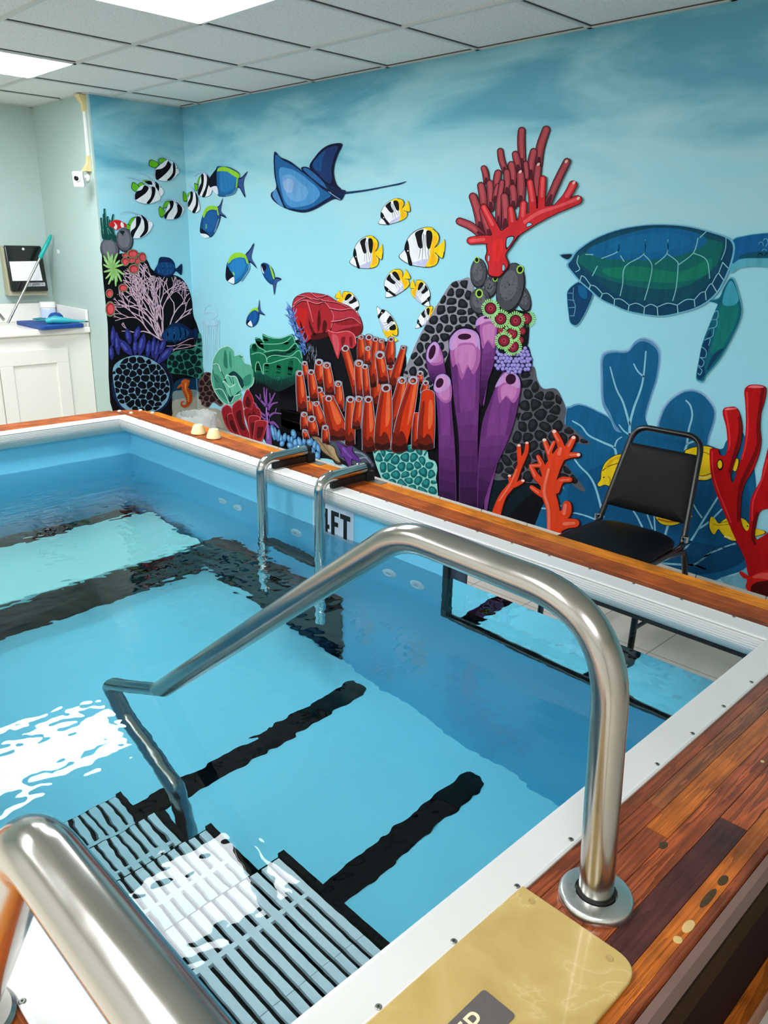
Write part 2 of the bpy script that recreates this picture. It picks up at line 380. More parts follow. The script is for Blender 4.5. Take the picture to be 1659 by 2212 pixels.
# along the mural; the far outer corner is cut off in a curve
def side_ledge():
    bm = nb(); ya, yb, yc = -1.1298, -1.085, -1.002
    cut = [(OX0+.02, -1.1298), (OX0+.024, -1.085), (OX0+.055, -1.03), (OX0+.10, -.985), (OX0+.16, -.962), (OX0+.23, OY1)]
    prism(bm, [cut[0], (X1+.031-.061, ya), (X1-.03, yb), cut[1]], ZW0, 0, 7)
    prism(bm, [cut[1], (X1-.03, yb), (X1+.2, yb), (X1+.2, yc), cut[3], cut[2]], ZW0, 0, 6)
    prism(bm, [cut[3], (X1+.2, yc), (X1+.2, OY1), cut[5], cut[4]], ZW0, 0, 5)
    return bm
NW = X1-.030  # inner edge of the near ledge
obj('wooden_ledge', side_ledge(), X_RD, pool, mats=WL, bevel=.003, label='brown wooden ledge along the reef mural')
obj('wooden_ledge', staves([(OX0, OX0+.09, Y0-.2, -1.131, 8), (OX0+.09, X0+.031, Y0-.2, -1.131, 8)]), F_RD, pool, mats=WL, bevel=.003, label='weathered reddish wooden ledge at the far end by the sink cabinet')
e = OX1
near = [(NW, NW+.028, -1.13, Y0-.21, 1), (NW+.028, NW+.062, -1.13, -2.05, 2), (NW+.028, NW+.062, -2.05, Y0-.21, 1), (NW+.062, NW+.105, -1.13, -2.115, 0), (NW+.062, NW+.105, -2.115, -2.9, 1), (NW+.105, NW+.145, -1.13, -1.6, 2), (NW+.105, NW+.145, -1.6, Y0-.21, 4),
        (NW+.145, NW+.195, -1.13, -1.99, 4), (NW+.145, NW+.195, -1.99, Y0-.21, 3), (NW+.195, e, -1.13, Y0-.21, 0)]
near = [(a, b, d, c, m_) for a, b, c, d, m_ in near]
bm = staves(near)
pr = [bm.verts.new((e+dx, yy, dz)) for yy in (Y0-.21, -1.13) for dx, dz in ((0, 0), (.008, -.002), (.013, -.008), (.015, -.018), (.015, -.045), (0, -.045))]
for i in range(5):
    f = bm.faces.new((pr[i], pr[i+1], pr[i+7], pr[i+6])); f.material_index = 1
obj('wooden_ledge', bm, W_RD, pool, mats=WL, label='glossy striped wooden ledge at the near end with dark and orange staves')
obj('wooden_ledge', staves([(OX0+.18, NW, Y0-.05, Y0+.031, 6), (OX0+.18, NW, Y0-.15, Y0-.05, 5)]), X_RD, pool, mats=WL, bevel=.003, label='wooden ledge on the left side under the near handrail')
FIL = mat('cream_wood_filler', (206, 172, 112), .5, noise=.15, scale=90); OLD = mat('dark_wood_damage', (66, 46, 20), .6, noise=.6, scale=160)
for px, py, rx_, ry_, m_ in ((1487, 2001, .0075, .017, FIL), (1464, 2030, .007, .008, FIL), (1530, 1940, .006, .03, OLD), (1562, 1902, .007, .016, OLD), (1433, 1826, .007, .012, OLD), (1647, 1645, .004, .005, FIL)):
    q = on(px, py, 2, 0); bm = nb(); zz = 0 if q.x < OX1-.002 else -.003
    lathe(bm, (0, 0, 0), [(1, -.001), (.95, .0003), (.6, .0007), (.0, .0009)], 16)
    for v in bm.verts: v.co = Vector((q.x+v.co.x*rx_, q.y+v.co.y*ry_, zz+v.co.z))
    obj('wood_filler', bm, m_, pool, smooth=True)
# --- outside cladding of the near end
APR = mat('pinkish_grey_trim', (118, 90, 80), .6); C1 = mat('cladding_dark', (30, 15, 8), .8, spec=.1, noise=.3); C2 = mat('cladding_brown', (56, 34, 12), .8, spec=.1, noise=.2); C3 = mat('cladding_maroon', (36, 8, 5), .8, spec=.1, noise=.25)
ex = e+.0155
obj('edge_trim', bx(ex, ex+.012, Y0-.21, OY1, -.05, -.004), APR, pool, label='pinkish grey strip along the outer edge of the near ledge')
for z0, z1, m_ in ((-.10, -.051, C1), (-.17, -.101, C2), (-.36, -.171, C3), (-.44, -.361, W_OR)):
    obj('cladding_board', bx(ex-.02, ex+(.03 if m_ is W_OR else .0), Y0-.21, OY1, z0, z1), m_, pool)
obj('outer_wall', bx(ex-.06, ex-.022, Y0-.2, OY1-.01, FL, -.046), C3, pool)
obj('outer_wall', bx(OX0+.03, OX0+.06, Y0-.2, OY1-.25, FL, -.046), C2, pool)
# --- window in the side wall
FRM = mat('black_window_frame', (24, 24, 26), .4)
win = obj('window_frame', wall_slab('y', Y1-.006, .034, WINX[0]-.004, WINX[1]+.004, WINX[2]-.014, -.078, (WINX[0]+.022, WINX[1]-.03, WINX[2], -.124)), FRM, pool, label='black frame of the viewing window in the pool wall')
bm = nb(); box(bm, WINX[0]+.02, WINX[0]+.098, Y1+.012, Y1+.022, WINX[2], -.1); obj('frame_post', bm, mat('dark_grey_panel', (58, 60, 74), .35), win)
def mat_glass(name, tint, ior=1.0, rough=0.0, transp=.93):
    m = bpy.data.materials.new(name); m.use_nodes = True; nt = m.node_tree; nt.nodes.clear()
    o = N(nt, 'ShaderNodeOutputMaterial'); tr = N(nt, 'ShaderNodeBsdfTransparent'); tr.inputs[0].default_value = tint+(1,)
    gl = N(nt, 'ShaderNodeBsdfGlossy'); gl.inputs['Roughness'].default_value = rough; mx = N(nt, 'ShaderNodeMixShader'); mx.inputs[0].default_value = 1-transp
    nt.links.new(tr.outputs[0], mx.inputs[1]); nt.links.new(gl.outputs[0], mx.inputs[2]); nt.links.new(mx.outputs[0], o.inputs[0]); return m
bm = nb(); quad(bm, [(WINX[0], Y1+.018, WINX[2]), (WINX[1], Y1+.018, WINX[2]), (WINX[1], Y1+.018, WINX[3]), (WINX[0], Y1+.018, WINX[3])])
obj('window_pane', bm, mat_glass('clear_acrylic', (.97, .97, .96), transp=.96), win)
# --- jets
JT = mat('white_jet_plastic', (228, 236, 238), .3); JD = mat('jet_mouth', (176, 196, 206), .5)
def jet(x, z):
    bm = nb(); lathe(bm, (x, Y1, z), [(.038, .002), (.038, -.006), (.03, -.012), (.02, -.014), (.013, -.010)], 24, 'y'); lathe(bm, (x, Y1-.0095, z), [(.014, .0005), (.014, -.0012)], 16, 'y', 1)
    obj('wall_jet', bm, JT, pool, smooth=True, mats=[JT, JD])
for x in (2.0, 2.14, 2.62, 3.25, 3.41): jet(x, -.435)
# --- swim current housing at the far end
MINTP = mat('pale_mint_plastic', (196, 232, 218), .4)
hs = thing('current_housing', 'low pale mint platform with a dark front, underwater at the far end of the pool', 'housing', (1.5, -2, ZBOT))
obj('top_panel', bx(1.22, 1.82, Y0+.02, Y1-.03, -1.20, -1.17), MINTP, hs, bevel=.008)
obj('front_grille', bx(1.76, 1.81, Y0+.02, Y1-.03, ZBOT+.003, -1.203), DARKP, hs, label='dark front panel')
obj('rear_gap_shade', bx(1.03, 1.218, Y0+.02, Y1-.03, ZBOT+.003, -1.25), DARKP, hs)  # dark box standing in for the shade in the gap behind the housing
# --- steps
ST = thing('pool_steps', 'submerged grey slatted pool steps between the two steel handrails', 'steps', (4.2, -2.7, ZBOT))
SLAT = mat('grey_slat_plastic', (212, 230, 232), .55, noise=.05, scale=30, bump=.25, bscale=400); STD = mat('black_step_body', (2, 4, 6), .7, spec=.05)
TR = [(-.44, 4.195, 4.80), (-.655, 3.872, 4.195), (-.87, 3.585, 3.872), (-1.06, 3.325, 3.585)]
SY0, SY1 = -3.06, -2.405
def tread(z, xa, xb):
    bm = nb(); pitch = .0305; nsl = 21
    for k in range(nsl):
        y1 = SY1-.006-k*pitch; y0 = y1-.0188
        xs = [xa+.012]; q = xb-.002
        cuts = [xb-.14] if xb-xa > .4 else []
        if cuts: xs += [xa+.30]
        for i, a in enumerate(xs):
            b_ = (xs[i+1]-.0015) if i+1 < len(xs) else q
            box(bm, a, b_, y0, y1, z-.014, z)
        if k < nsl-1:
            for fx in ((.13, .43) if xb-xa > .4 else (.13,)):
                box(bm, xa+fx, xa+fx+.012, y0-.0122, y0, z-.014, z-.001)
    return bm
for i, (z, xa, xb) in enumerate(TR):
    obj('tread', tread(z, xa, xb), SLAT, ST)
    obj('riser_box', bx(xa, xb+(.0 if i == 0 else -.004), SY0, SY1, (z-.16) if i else z-.2, z-.0145), STD, ST)
    obj('side_edge', bx(xa, xb-.002, SY1+.0005, SY1+.018, z-.09, z+.004), STD, ST)
# --- water
def mat_water():
    m = bpy.data.materials.new('pool_water'); m.use_nodes = True; nt = m.node_tree; nt.nodes.clear()
    o = N(nt, 'ShaderNodeOutputMaterial'); g = N(nt, 'ShaderNodeBsdfGlass'); g.inputs['IOR'].default_value = 1.333; g.inputs['Roughness'].default_value = 0; g.inputs['Color'].default_value = (1, 1, 1, 1)
    v = N(nt, 'ShaderNodeVolumeAbsorption'); v.inputs['Color'].default_value = (.12, .86, .97, 1); v.inputs['Density'].default_value = ABSORB
    nt.links.new(g.outputs[0], o.inputs['Surface']); nt.links.new(v.outputs[0], o.inputs['Volume']); return m
def water():
    import numpy as np
    bm = nb(); wx0, wx1, wy0, wy1 = X0-.015, X1+.015, Y0-.015, Y1+.011
    rnd = random.Random(5); nx, ny = 640, 312
    gx_ = np.linspace(wx0, wx1, nx+1); gy_ = np.linspace(wy0, wy1, ny+1); XX, YY = np.meshgrid(gx_, gy_); Hh = np.zeros_like(XX)
    far = np.clip((3.0-XX)/1.5, 0, 1); rip = np.clip(1-((XX-3.0)**2+(YY+1.5)**2)/.35, 0, 1)
    for k in range(64):
        lam = .024*1.075**k if k < 34 else .09*1.07**(k-34); a = rnd.uniform(0, 2*PI); ph = rnd.uniform(0, 6.28)
        q = 2*PI/lam; slope = (.0036+.0095*far+.006*rip) if lam < .09 else (.0014+.0034*far+.002*rip)
        if lam > .3: slope = slope*.5
        Hh += slope/q*np.sin(q*(np.cos(a)*XX+np.sin(a)*YY)+ph)
    Hh = ZW+Hh*WAVE
    vs = [bm.verts.new((XX[j, i], YY[j, i], Hh[j, i])) for j in range(ny+1) for i in range(nx+1)]
    w = nx+1
    for j in range(ny):
        for i in range(nx): bm.faces.new((vs[j*w+i], vs[j*w+i+1], vs[(j+1)*w+i+1], vs[(j+1)*w+i])).smooth = True
    edge = [i for i in range(w)] + [j*w+nx for j in range(1, ny+1)] + [ny*w+i for i in range(nx-1, -1, -1)] + [j*w for j in range(ny-1, 0, -1)]
    low = [bm.verts.new((vs[i].co.x, vs[i].co.y, ZBOT-.015)) for i in edge]; n = len(edge)
    for i in range(n): bm.faces.new((vs[edge[(i+1) % n]], vs[edge[i]], low[i], low[(i+1) % n]))
    bm.faces.new(low[::-1])
    bm.normal_update()
    return bm
o = obj('pool_water', water(), mat_water(), None, smooth='raw')
o.data.set_sharp_from_angle(angle=math.radians(50)) if hasattr(o.data, 'set_sharp_from_angle') else None
setp(o, 'clear blue rippled water filling the pool', 'water', kind='stuff')
# --- steel
def mat_steel(name, v, rough):
    m, nt, b = nt_of(name); b.inputs['Metallic'].default_value = 1; b.inputs['Base Color'].default_value = v+(1,); b.inputs['Roughness'].default_value = rough
    g = N(nt, 'ShaderNodeNewGeometry'); n = N(nt, 'ShaderNodeTexNoise'); n.inputs['Scale'].default_value = 14; n.inputs['Detail'].default_value = 6; nt.links.new(g.outputs['Position'], n.inputs['Vector'])
    r = N(nt, 'ShaderNodeMapRange'); r.inputs[1].default_value = .3; r.inputs[2].default_value = .7; r.inputs[3].default_value = rough*.75; r.inputs[4].default_value = rough*1.35
    nt.links.new(n.outputs['Fac'], r.inputs[0]); nt.links.new(r.outputs[0], b.inputs['Roughness']); return m
STEEL = mat_steel('brushed_steel', (.42, .395, .36), .19); CHROME = mat_steel('polished_steel', (.52, .52, .50), .12)
RR = .0275
hr = thing('handrail', 'bent steel handrail beside the step plate, dipping into the water', 'handrail', (4.945, -2.334, 0))
path = [(4.95, -2.334, .012), (4.925, -2.334, .497), (4.50, -2.334, .505), (3.205, -2.334, -.512), (3.30, -2.334, -.64), (3.60, -2.334, -.80), (3.69, -2.35, -1.0)]
bm = nb(); tube(bm, fillet(path, [0, .16, .19, .05, .1, .1, 0], 14), RR, 24); obj('rail_tube', bm, STEEL, hr, smooth=True)
bm = nb(); lathe(bm, (4.95, -2.334, 0), [(.057, .0), (.0588, .003), (.0588, .012), (.056, .017), (.053, .0185), (.0335, .0195), (.0325, .013)], 40); obj('base_flange', bm, mat_steel('flange_steel', (.62, .63, .62), .3), hr, smooth=True)
bm = nb(); lathe(bm, (4.95, -2.334, .0), [(.0312, .012), (.0312, .0202), (.0276, .0204)], 32); obj('rubber_ring', bm, mat('black_rubber', (14, 14, 15), .6), hr, smooth=True)
h2 = thing('handrail', 'large steel handrail closest to the camera, leaning over the left rim', 'handrail', (4.495, -3.125, 0))
path = [(4.495, -3.125, .012), (4.845, -3.126, .528), (5.5, -3.12, .508), (5.62, -3.12, FL+.002)]
bm = nb(); tube(bm, fillet(path, [0, .09, .14, 0], 14), RR, 24); obj('rail_tube', bm, STEEL, h2, smooth=True)
bm = nb(); lathe(bm, (4.495, -3.125, 0), [(.053, .0), (.0545, .010), (.049, .0155), (.02, .0165)], 40); obj('base_flange', bm, STEEL, h2, smooth=True)
# --- ladder
ld = thing('pool_ladder', 'steel ladder hooked over the pool rim beside the 4FT depth sign', 'ladder', (2.76, -1.1, 0))
BK = mat('black_rubber_bracket', (16, 16, 18), .45)
for x, lb in ((2.56, 'far ladder rail'), (2.97, 'ladder rail in front of the depth sign')):
    bm = nb(); tube(bm, fillet([(x, -.995, .062), (x, -1.248, .054), (x, -1.248, -1.05)], [0, .062, 0], 12), .0238, 20)
    r = obj('ladder_rail', bm, CHROME, ld, smooth=True, label=lb)
    bm = nb(); lathe(bm, (x, -.998, .0615), [(.0245, 0.004), (.025, .012), (.025, .022), (.02, .03)], 20, 'y'); obj('end_cap', bm, BK, r, smooth=True)
    for yy in (-1.185, -1.03):
        bm = nb(); lathe(bm, (x, yy, .083-.015*(yy < -1.1)*.3), [(.006, -.002), (.0078, 0), (.0075, .003), (.004, .006)], 14); obj('bolt', bm, CHROME, r, smooth=True)
    bm = nb(); box(bm, x-.011, x+.011, -1.185, -.965, .0055, .038); box(bm, x-.019, x+.019, -.99, -.945, .001, .044); obj('support_bracket', bm, BK, r, bevel=.003)
    obj('base_plate', bx(x-.012, x+.085, -.975, -.932, .0004, .0022), mat('grey_sheet_metal', (150, 146, 138), .4, metal=.6), r)
for z in (-.455, -.78):
    obj('ladder_tread', bx(2.575, 2.955, -1.275, -1.205, z-.03, z), BK, ld, bevel=.006)
# ======================= loose things ================================================
# --- chair
ch = thing('stacking_chair', 'black vinyl stacking chair standing against the mural', 'chair', (3.965, -.52, FL), math.radians(1.0)); ch['_local'] = 1
VIN = mat('black_vinyl', (7, 7, 9), .5, spec=.16, bump=.12, bscale=260); BLM = mat('black_gloss_metal', (6, 6, 7), .22)
bm = nb(); r = .0125
L_ = [(-.205, -.215, 0), (-.2, -.185, .425), (-.19, .165, .418), (-.146, .315, .835)]
R_ = [(-a, b, c) for a, b, c in L_][::-1]
tube(bm, fillet(L_+R_, [0, .06, .055, .075, .075, .055, .06, 0], 10), r, 14); obj('frame', bm, BLM, ch, smooth=True)
for s in (-1, 1):
    bm = nb(); tube(bm, fillet([(s*.17, -.05, .415), (s*.204, .155, .405), (s*.192, .345, 0)], [0, .05, 0], 8), r*.95, 12); obj('rear_leg', bm, BLM, ch, smooth=True)
    bm = nb(); lathe(bm, (s*.195, .17, .452), [(.0138, -.012), (.0145, -.01), (.0145, .01), (.0138, .012)], 16); obj('joint_collar', bm, CHROME, ch, smooth=True)
bm = nb(); tube(bm, [(-.202, -.195, .3), (.202, -.195, .3)], .008, 10); tube(bm, [(.206, -.20, .19), (.199, .26, .17)], .008, 10); tube(bm, [(-.206, -.20, .19), (-.199, .26, .17)], .008, 10); obj('stretcher', bm, BLM, ch, smooth=True)
def cushion(outline, z0, z1, puff):
    bm = nb(); n = len(outline); cx = sum(p[0] for p in outline)/n; cy = sum(p[1] for p in outline)/n
    lay = [(.93, z0), (1, z0+(z1-z0)*.25), (1, z0+(z1-z0)*.62), (.965, z1-.004), (.90, z1+puff*.25), (.7, z1+puff*.65), (.4, z1+puff*.93)]
    rings = [[bm.verts.new((cx+(x-cx)*s, cy+(y-cy)*s, z)) for x, y in outline] for s, z in lay]
    for a, b in zip(rings, rings[1:]):
        for i in range(n): bm.faces.new((a[i], a[(i+1) % n], b[(i+1) % n], b[i]))
    bm.faces.new(rings[0][::-1]); t = bm.verts.new((cx, cy, z1+puff))
    for i in range(n): bm.faces.new((rings[-1][i], rings[-1][(i+1) % n], t))
    return bm
def rrect(pts, rad, n=6):
    q = [Vector((p[0], p[1], 0)) for p in pts]; out = []
    for i in range(len(q)):
        a, b, c = q[i-1], q[i], q[(i+1) % len(q)]; u = (a-b).normalized(); w = (c-b).normalized(); rr = rad[i] if isinstance(rad, (list, tuple)) else rad
        for k in range(n+1):
            s = k/n; p = (b+u*rr)*(1-s)**2+b*2*s*(1-s)+(b+w*rr)*s**2; out.append((p.x, p.y))
    return out
obj('seat', cushion(rrect([(-.185, -.215), (.205, -.215), (.19, .165), (-.17, .165)], [.10, .10, .12, .12], 8), .43, .458, .016), VIN, ch, smooth=True)
bm = nb(); o2 = rrect([(-.176, -.14), (.176, -.14), (.149, .138), (-.149, .138)], .012, 5)
bmc = cushion(o2, 0, .018, .007); rot = Matrix.Rotation(math.radians(90-19.5), 4, 'X')
for v in bmc.verts: v.co = rot @ v.co + Vector((0, .246, .635))
bm.free(); obj('backrest', bmc, VIN, ch, smooth=True)
for s in (-1, 1):
    for yy in (-.215, .345):
        bm = nb(); lathe(bm, (s*(.205 if yy < 0 else .214), yy, 0), [(.0155, 0.0005), (.0155, .018), (.0135, .022)], 12); obj('foot_cap', bm, mat('black_rubber', (14, 14, 15), .6), ch, smooth=True)
# --- depth sign
ds = thing('depth_sign', 'white depth sign reading 4FT on the pool wall, partly under water', 'sign', (2.885, Y1, -.19))
obj('sign_plate', bx(2.745, 3.022, Y1-.0025, Y1-.0006, -.285, -.1025), mat('sign_white', (206, 216, 232), .4), ds)
LET = mat('black_lettering', (10, 11, 14), .5)
def flat_letters(polys):
    bm = nb()
    for p in polys:
        a = [bm.verts.new((x, Y1-.0026, z)) for x, z in p]; b_ = [bm.verts.new((x, Y1-.0034, z)) for x, z in p]
        for i in range(len(p)): bm.faces.new((a[i], a[(i+1) % len(p)], b_[(i+1) % len(p)], b_[i]))
        bm.faces.new(a); bm.faces.new(b_[::-1])
    return bm
za, zb = -.135, -.258; F0 = 2.874; T0 = 2.935
obj('lettering', flat_letters([
    [(2.824, za), (2.85, za), (2.85, -.208), (2.862, -.208), (2.862, -.229), (2.85, -.229), (2.85, zb), (2.823, zb), (2.823, -.229), (2.766, -.229), (2.766, -.208)],
    [(F0, za), (F0+.052, za), (F0+.052, za-.021), (F0+.023, za-.021), (F0+.023, za-.049), (F0+.047, za-.049), (F0+.047, za-.07), (F0+.023, za-.07), (F0+.023, zb), (F0, zb)],
    [(T0, za), (T0+.066, za), (T0+.066, za-.023), (T0+.0445, za-.023), (T0+.0445, zb), (T0+.0215, zb), (T0+.0215, za-.023), (T0, za-.023)]]), LET, ds)
# --- step plate
sp = thing('step_plate', 'worn yellowish plate reading STEP screwed on the near ledge', 'plate', (4.96, -2.65, 0))
out = rrect([(4.8565, -2.402), (4.8565, -2.96), (5.068, -2.96), (5.068, -2.402)], [.004, .004, .042, .042], 8)
def mat_plate():
    m, nt, b = nt_of('yellowed_plastic'); L = nt.links.new
    g = N(nt, 'ShaderNodeNewGeometry'); n = N(nt, 'ShaderNodeTexNoise'); n.inputs['Scale'].default_value = 9; n.inputs['Detail'].default_value = 6; n.inputs['Distortion'].default_value = 1.2; L(g.outputs['Position'], n.inputs['Vector'])
    r = ramp(nt, [(.3, (186, 155, 90)), (.5, (194, 164, 99)), (.585, (198, 169, 106)), (.6, (206, 180, 122)), (.62, (197, 167, 103)), (1, (188, 157, 92))], n.outputs['Fac'])
    L(r.outputs['Color'], b.inputs['Base Color']); b.inputs['Roughness'].default_value = .26; b.inputs['Coat Weight'].default_value = .3; return m
PLM = mat_plate()
bm = nb(); prism(bm, out, .0012, .0105); obj('plate_body', bm, PLM, sp, bevel=.0035)
for x, y in ((4.887, -2.42), (5.028, -2.425)):
    bm = nb(); lathe(bm, (x, y, .0105), [(.0055, -.0005), (.006, .0006), (.0045, .0009), (.004, .0003)], 18); obj('screw_plug', bm, mat('plug_brown', (176, 146, 88), .4), sp, smooth=True)
out = rrect([(4.934, -2.598), (4.934, -2.768), (4.989, -2.768), (4.989, -2.598)], .006, 4)
bm = nb(); prism(bm, out, .0106, .0119); tl = obj('name_tile', bm, mat('grey_brown_label', (98, 90, 88), .35, noise=.12, scale=120), sp, label='dark label with pale raised letters')
me = textmesh('STEP', .046); me.materials.append(mat('cream_letters', (232, 220, 180), .5))
o = bpy.data.objects.new('lettering', me); col.objects.link(o); o.parent = tl
o.matrix_local = Matrix.Translation((4.961, -2.682, .0124)) @ Matrix.Rotation(PI/2, 4, 'Z'); 
# --- cups
CREAM = mat('cream_plastic', (250, 228, 172), .45)
for (x, y), lb in (((1.722, -1.056), 'cream rubber cone on the wooden ledge, nearer the far corner'), ((1.862, -1.048), 'cream rubber cone on the wooden ledge, nearer the ladder')):
    bm = nb(); lathe(bm, (x, y, 0), [(.033, .0005), (.039, .004), (.039, .012), (.0255, .046), (.0235, .05), (.0, .0505)], 32)
    setp(obj('rubber_cone', bm, CREAM, None, smooth=True), lb, 'cone', 'cream cones on the ledge')
KNB = mat('pale_screw_cap', (226, 214, 190), .4)
bm_ = None
for x, y in ((.908, -1.10), (1.0, -1.072), (.965, -.992), (1.075, -.972)):
    bm = nb(); lathe(bm, (x, y, 0), [(.012, -.001), (.012, .004), (.007, .009), (.0, .0095)], 16); obj('screw_cap', bm, KNB, pool, smooth=True)
# --- waste bin
bn = thing('waste_bin', 'low waste bin with a clear plastic liner behind the ledge, below the painted seahorse', 'bin', (.37, -.24, FL))
bm = nb(); lathe(bm, (.37, -.24, FL), [(.105, .001), (.11, .004), (.128, .235), (.132, .24), (.125, .235), (.107, .012)], 28); obj('bin_body', bm, mat('white_bin_plastic', (225, 226, 222), .4), bn, smooth=True)
def mat_film():
    m, nt, b = nt_of('plastic_film'); b.inputs['Base Color'].default_value = (.86, .88, .88, 1); b.inputs['Roughness'].default_value = .2; b.inputs['Alpha'].default_value = .3; return m
bm = nb(); rnd = random.Random(3); n = 56; rings = []
for rr, zz in ((.137, .22), (.142, .28), (.147, .318), (.143, .345), (.122, .335), (.10, .27), (.07, .15)):
    rings.append([bm.verts.new((.37+(rr+rnd.uniform(-.007, .007))*math.cos(2*PI*k/n), -.24+(rr+rnd.uniform(-.007, .007))*math.sin(2*PI*k/n), FL+zz+rnd.uniform(-.008, .008))) for k in range(n)])
for a, b_ in zip(rings, rings[1:]):
    for k in range(n): bm.faces.new((a[k], a[(k+1) % n], b_[(k+1) % n], b_[k]))
obj('bin_liner', bm, mat_film(), bn, smooth=True)
# --- sink cabinet
VF = -.299; cabw = mat('cream_white_cabinet', (232, 228, 218), .45)
cb = thing('sink_cabinet', 'white panelled sink cabinet in the alcove at the far left', 'cabinet', (-.6, -1.4, FL))
obj('cabinet_body', bx(-DX+.004, VF, -2.3, -DN-.004, FL+.001, .343), cabw, cb)
def door(y0, y1, z0, z1):
    bm = nb(); x = VF
    box(bm, x+.001, x+.018, y0, y1, z1-.10, z1); box(bm, x+.001, x+.018, y0, y1, z0, z0+.1); box(bm, x+.001, x+.018, y0, y0+.088, z0+.1, z1-.1); box(bm, x+.001, x+.018, y1-.088, y1, z0+.1, z1-.1)
    box(bm, x+.001, x+.007, y0+.08, y1-.08, z0+.09, z1-.09); return bm
obj('door', door(-1.352, -.872, -.48, .247), cabw, cb, bevel=.005); obj('door', door(-1.84, -1.36, -.48, .247), cabw, cb, bevel=.005)
ct = thing('sink_countertop', 'white moulded sink counter with back and side splash on the far cabinet', 'countertop', (-.6, -1.4, .344))
MAR = mat('white_cultured_marble', (238, 234, 226), .25, noise=.03, scale=6)
obj('counter_slab', bx(-DX+.003, VF+.03, -2.3, -DN-.003, .3445, .386), MAR, ct, bevel=.008)
obj('back_splash', bx(-DX+.002, -DX+.024, -2.3, -DN-.003, .3865, .522), MAR, ct, bevel=.004)
bm = nb(); pv = [(-DX+.025, .3865), (VF+.012, .3865), (VF+.012, .505), (-DX+.025, .514)]
lo = [bm.verts.new((x, -DN-.022, z)) for x, z in pv]; hi = [bm.verts.new((x, -DN-.003, z)) for x, z in pv]
for i in range(4): bm.faces.new((lo[i], lo[(i+1) % 4], hi[(i+1) % 4], hi[i]))
bm.faces.new(lo); bm.faces.new(hi); obj('side_splash', bm, MAR, ct, bevel=.004)
fa = thing('faucet', 'chrome faucet at the left edge of the photo on the sink counter', 'faucet', (-.79, -1.2, .386))
bm = nb(); lathe(bm, (-.79, -1.2, .3865), [(.025, 0), (.024, .05), (.02, .075), (.0, .085)], 20); obj('faucet_body', bm, CHROME, fa, smooth=True)
bm = nb(); tube(bm, fillet([(-.79, -1.2, .44), (-.70, -1.175, .475), (-.655, -1.155, .425)], .04, 8), .0115, 14); obj('spout', bm, CHROME, fa, smooth=True)
jr = thing('jar', 'white lidded tub with a pale blue label on the sink counter', 'jar', (-.79, -.775, .386))
bm = nb(); lathe(bm, (-.79, -.775, .3865), [(.05, 0), (.052, .01), (.052, .098), (.048, .104)], 28); bd = obj('tub', bm, mat('white_tub', (236, 235, 232), .4), jr, smooth=True)
bm = nb(); lathe(bm, (-.79, -.775, .3865), [(.0523, .02), (.0526, .0205), (.0526, .096), (.0523, .0965)], 28); obj('label_band', bm, mat('pale_blue_label', (190, 206, 238), .5), bd, smooth=True)
bm = nb(); lathe(bm, (-.79, -.775, .3865), [(.05, .1045), (.056, .106), (.057, .14), (.053, .146), (.0, .147)], 28); obj('lid', bm, mat('white_lid', (244, 242, 238), .4), jr, smooth=True)
BLUE = mat('blue_foam', (0, 66, 142), .55, noise=.06, scale=20)
pb = [on(33, 697, 2, .40), on(95, 711, 2, .388), on(180, 702, 2, .395), on(110, 689, 2, .407)]
ptsb = [(-.70, -1.06), (-.195, -1.075), (-.25, -.742), (-.66, -.745)]
bm = nb(); prism(bm, rrect(ptsb, .03, 5), .3872, .4125)
setp(obj('foam_board', bm, BLUE, None, bevel=.004), 'blue foam board lying on the sink counter, sticking out over its edge', 'board')
TEAL = mat('teal_plastic', (52, 168, 176), .4, noise=.18, scale=25); DTE = mat('dark_teal_tip', (18, 60, 64), .5)
tt = thing('grabber_tool', 'teal plastic tool with two prongs lying on the blue board', 'tool', (-.4, -.9, .413))
bm = nb(); tube(bm, [(-.36, -.975, .43), (-.34, -.93, .44), (-.32, -.875, .436), (-.30, -.80, .428), (-.275, -.725, .424)], [.016, .026, .024, .011, .006], 14)
tube(bm, [(-.41, -.94, .438), (-.38, -.90, .446), (-.34, -.84, .436)], [.012, .02, .014], 12); obj('tool_body', bm, TEAL, tt, smooth=True)
for dx in (0, -.06):
    bm = nb(); tube(bm, [(-.40+dx*.6, -1.035, .434-dx*.15), (-.38+dx*.6, -.99, .437-dx*.15), (-.355+dx, -.95, .436)], [.005, .0085, .012], 10); obj('prong', bm, mat('deep_teal', (20, 116, 128), .4), tt, smooth=True)
bm = nb(); tube(bm, [(-.275, -.728, .424), (-.27, -.705, .423)], [.0055, .004], 10); obj('tip', bm, DTE, tt, smooth=True)
bm = nb(); lathe(bm, (-.47, -.855, .413), [(.055, 0.0005), (.056, .02), (.048, .045), (.03, .062), (.0, .068)], 24)
setp(obj('blue_dome', bm, BLUE, None, smooth=True), 'blue rounded plastic dome behind the teal tool on the board', 'dome')
# --- pole with teal grip
a = on(17, 698, 2, .40); b_ = on(111, 507, 1, -.715)
pl = thing('pole', 'thin steel pole with a teal grip leaning from the sink against the alcove wall', 'pole', a)
c_ = a+(b_-a)*.735
bm = nb(); tube(bm, [a, c_], .0085, 14); obj('pole_tube', bm, STEEL, pl, smooth=True)
bm = nb(); tube(bm, [c_-(b_-a)*.005, c_+(b_-a)*.005, c_+(b_-a)*.14, b_-(b_-a)*.03, b_], [.0105, .0145, .0155, .012, .006], 16); obj('grip', bm, mat('teal_grip', (0, 168, 160), .3), pl, smooth=True)
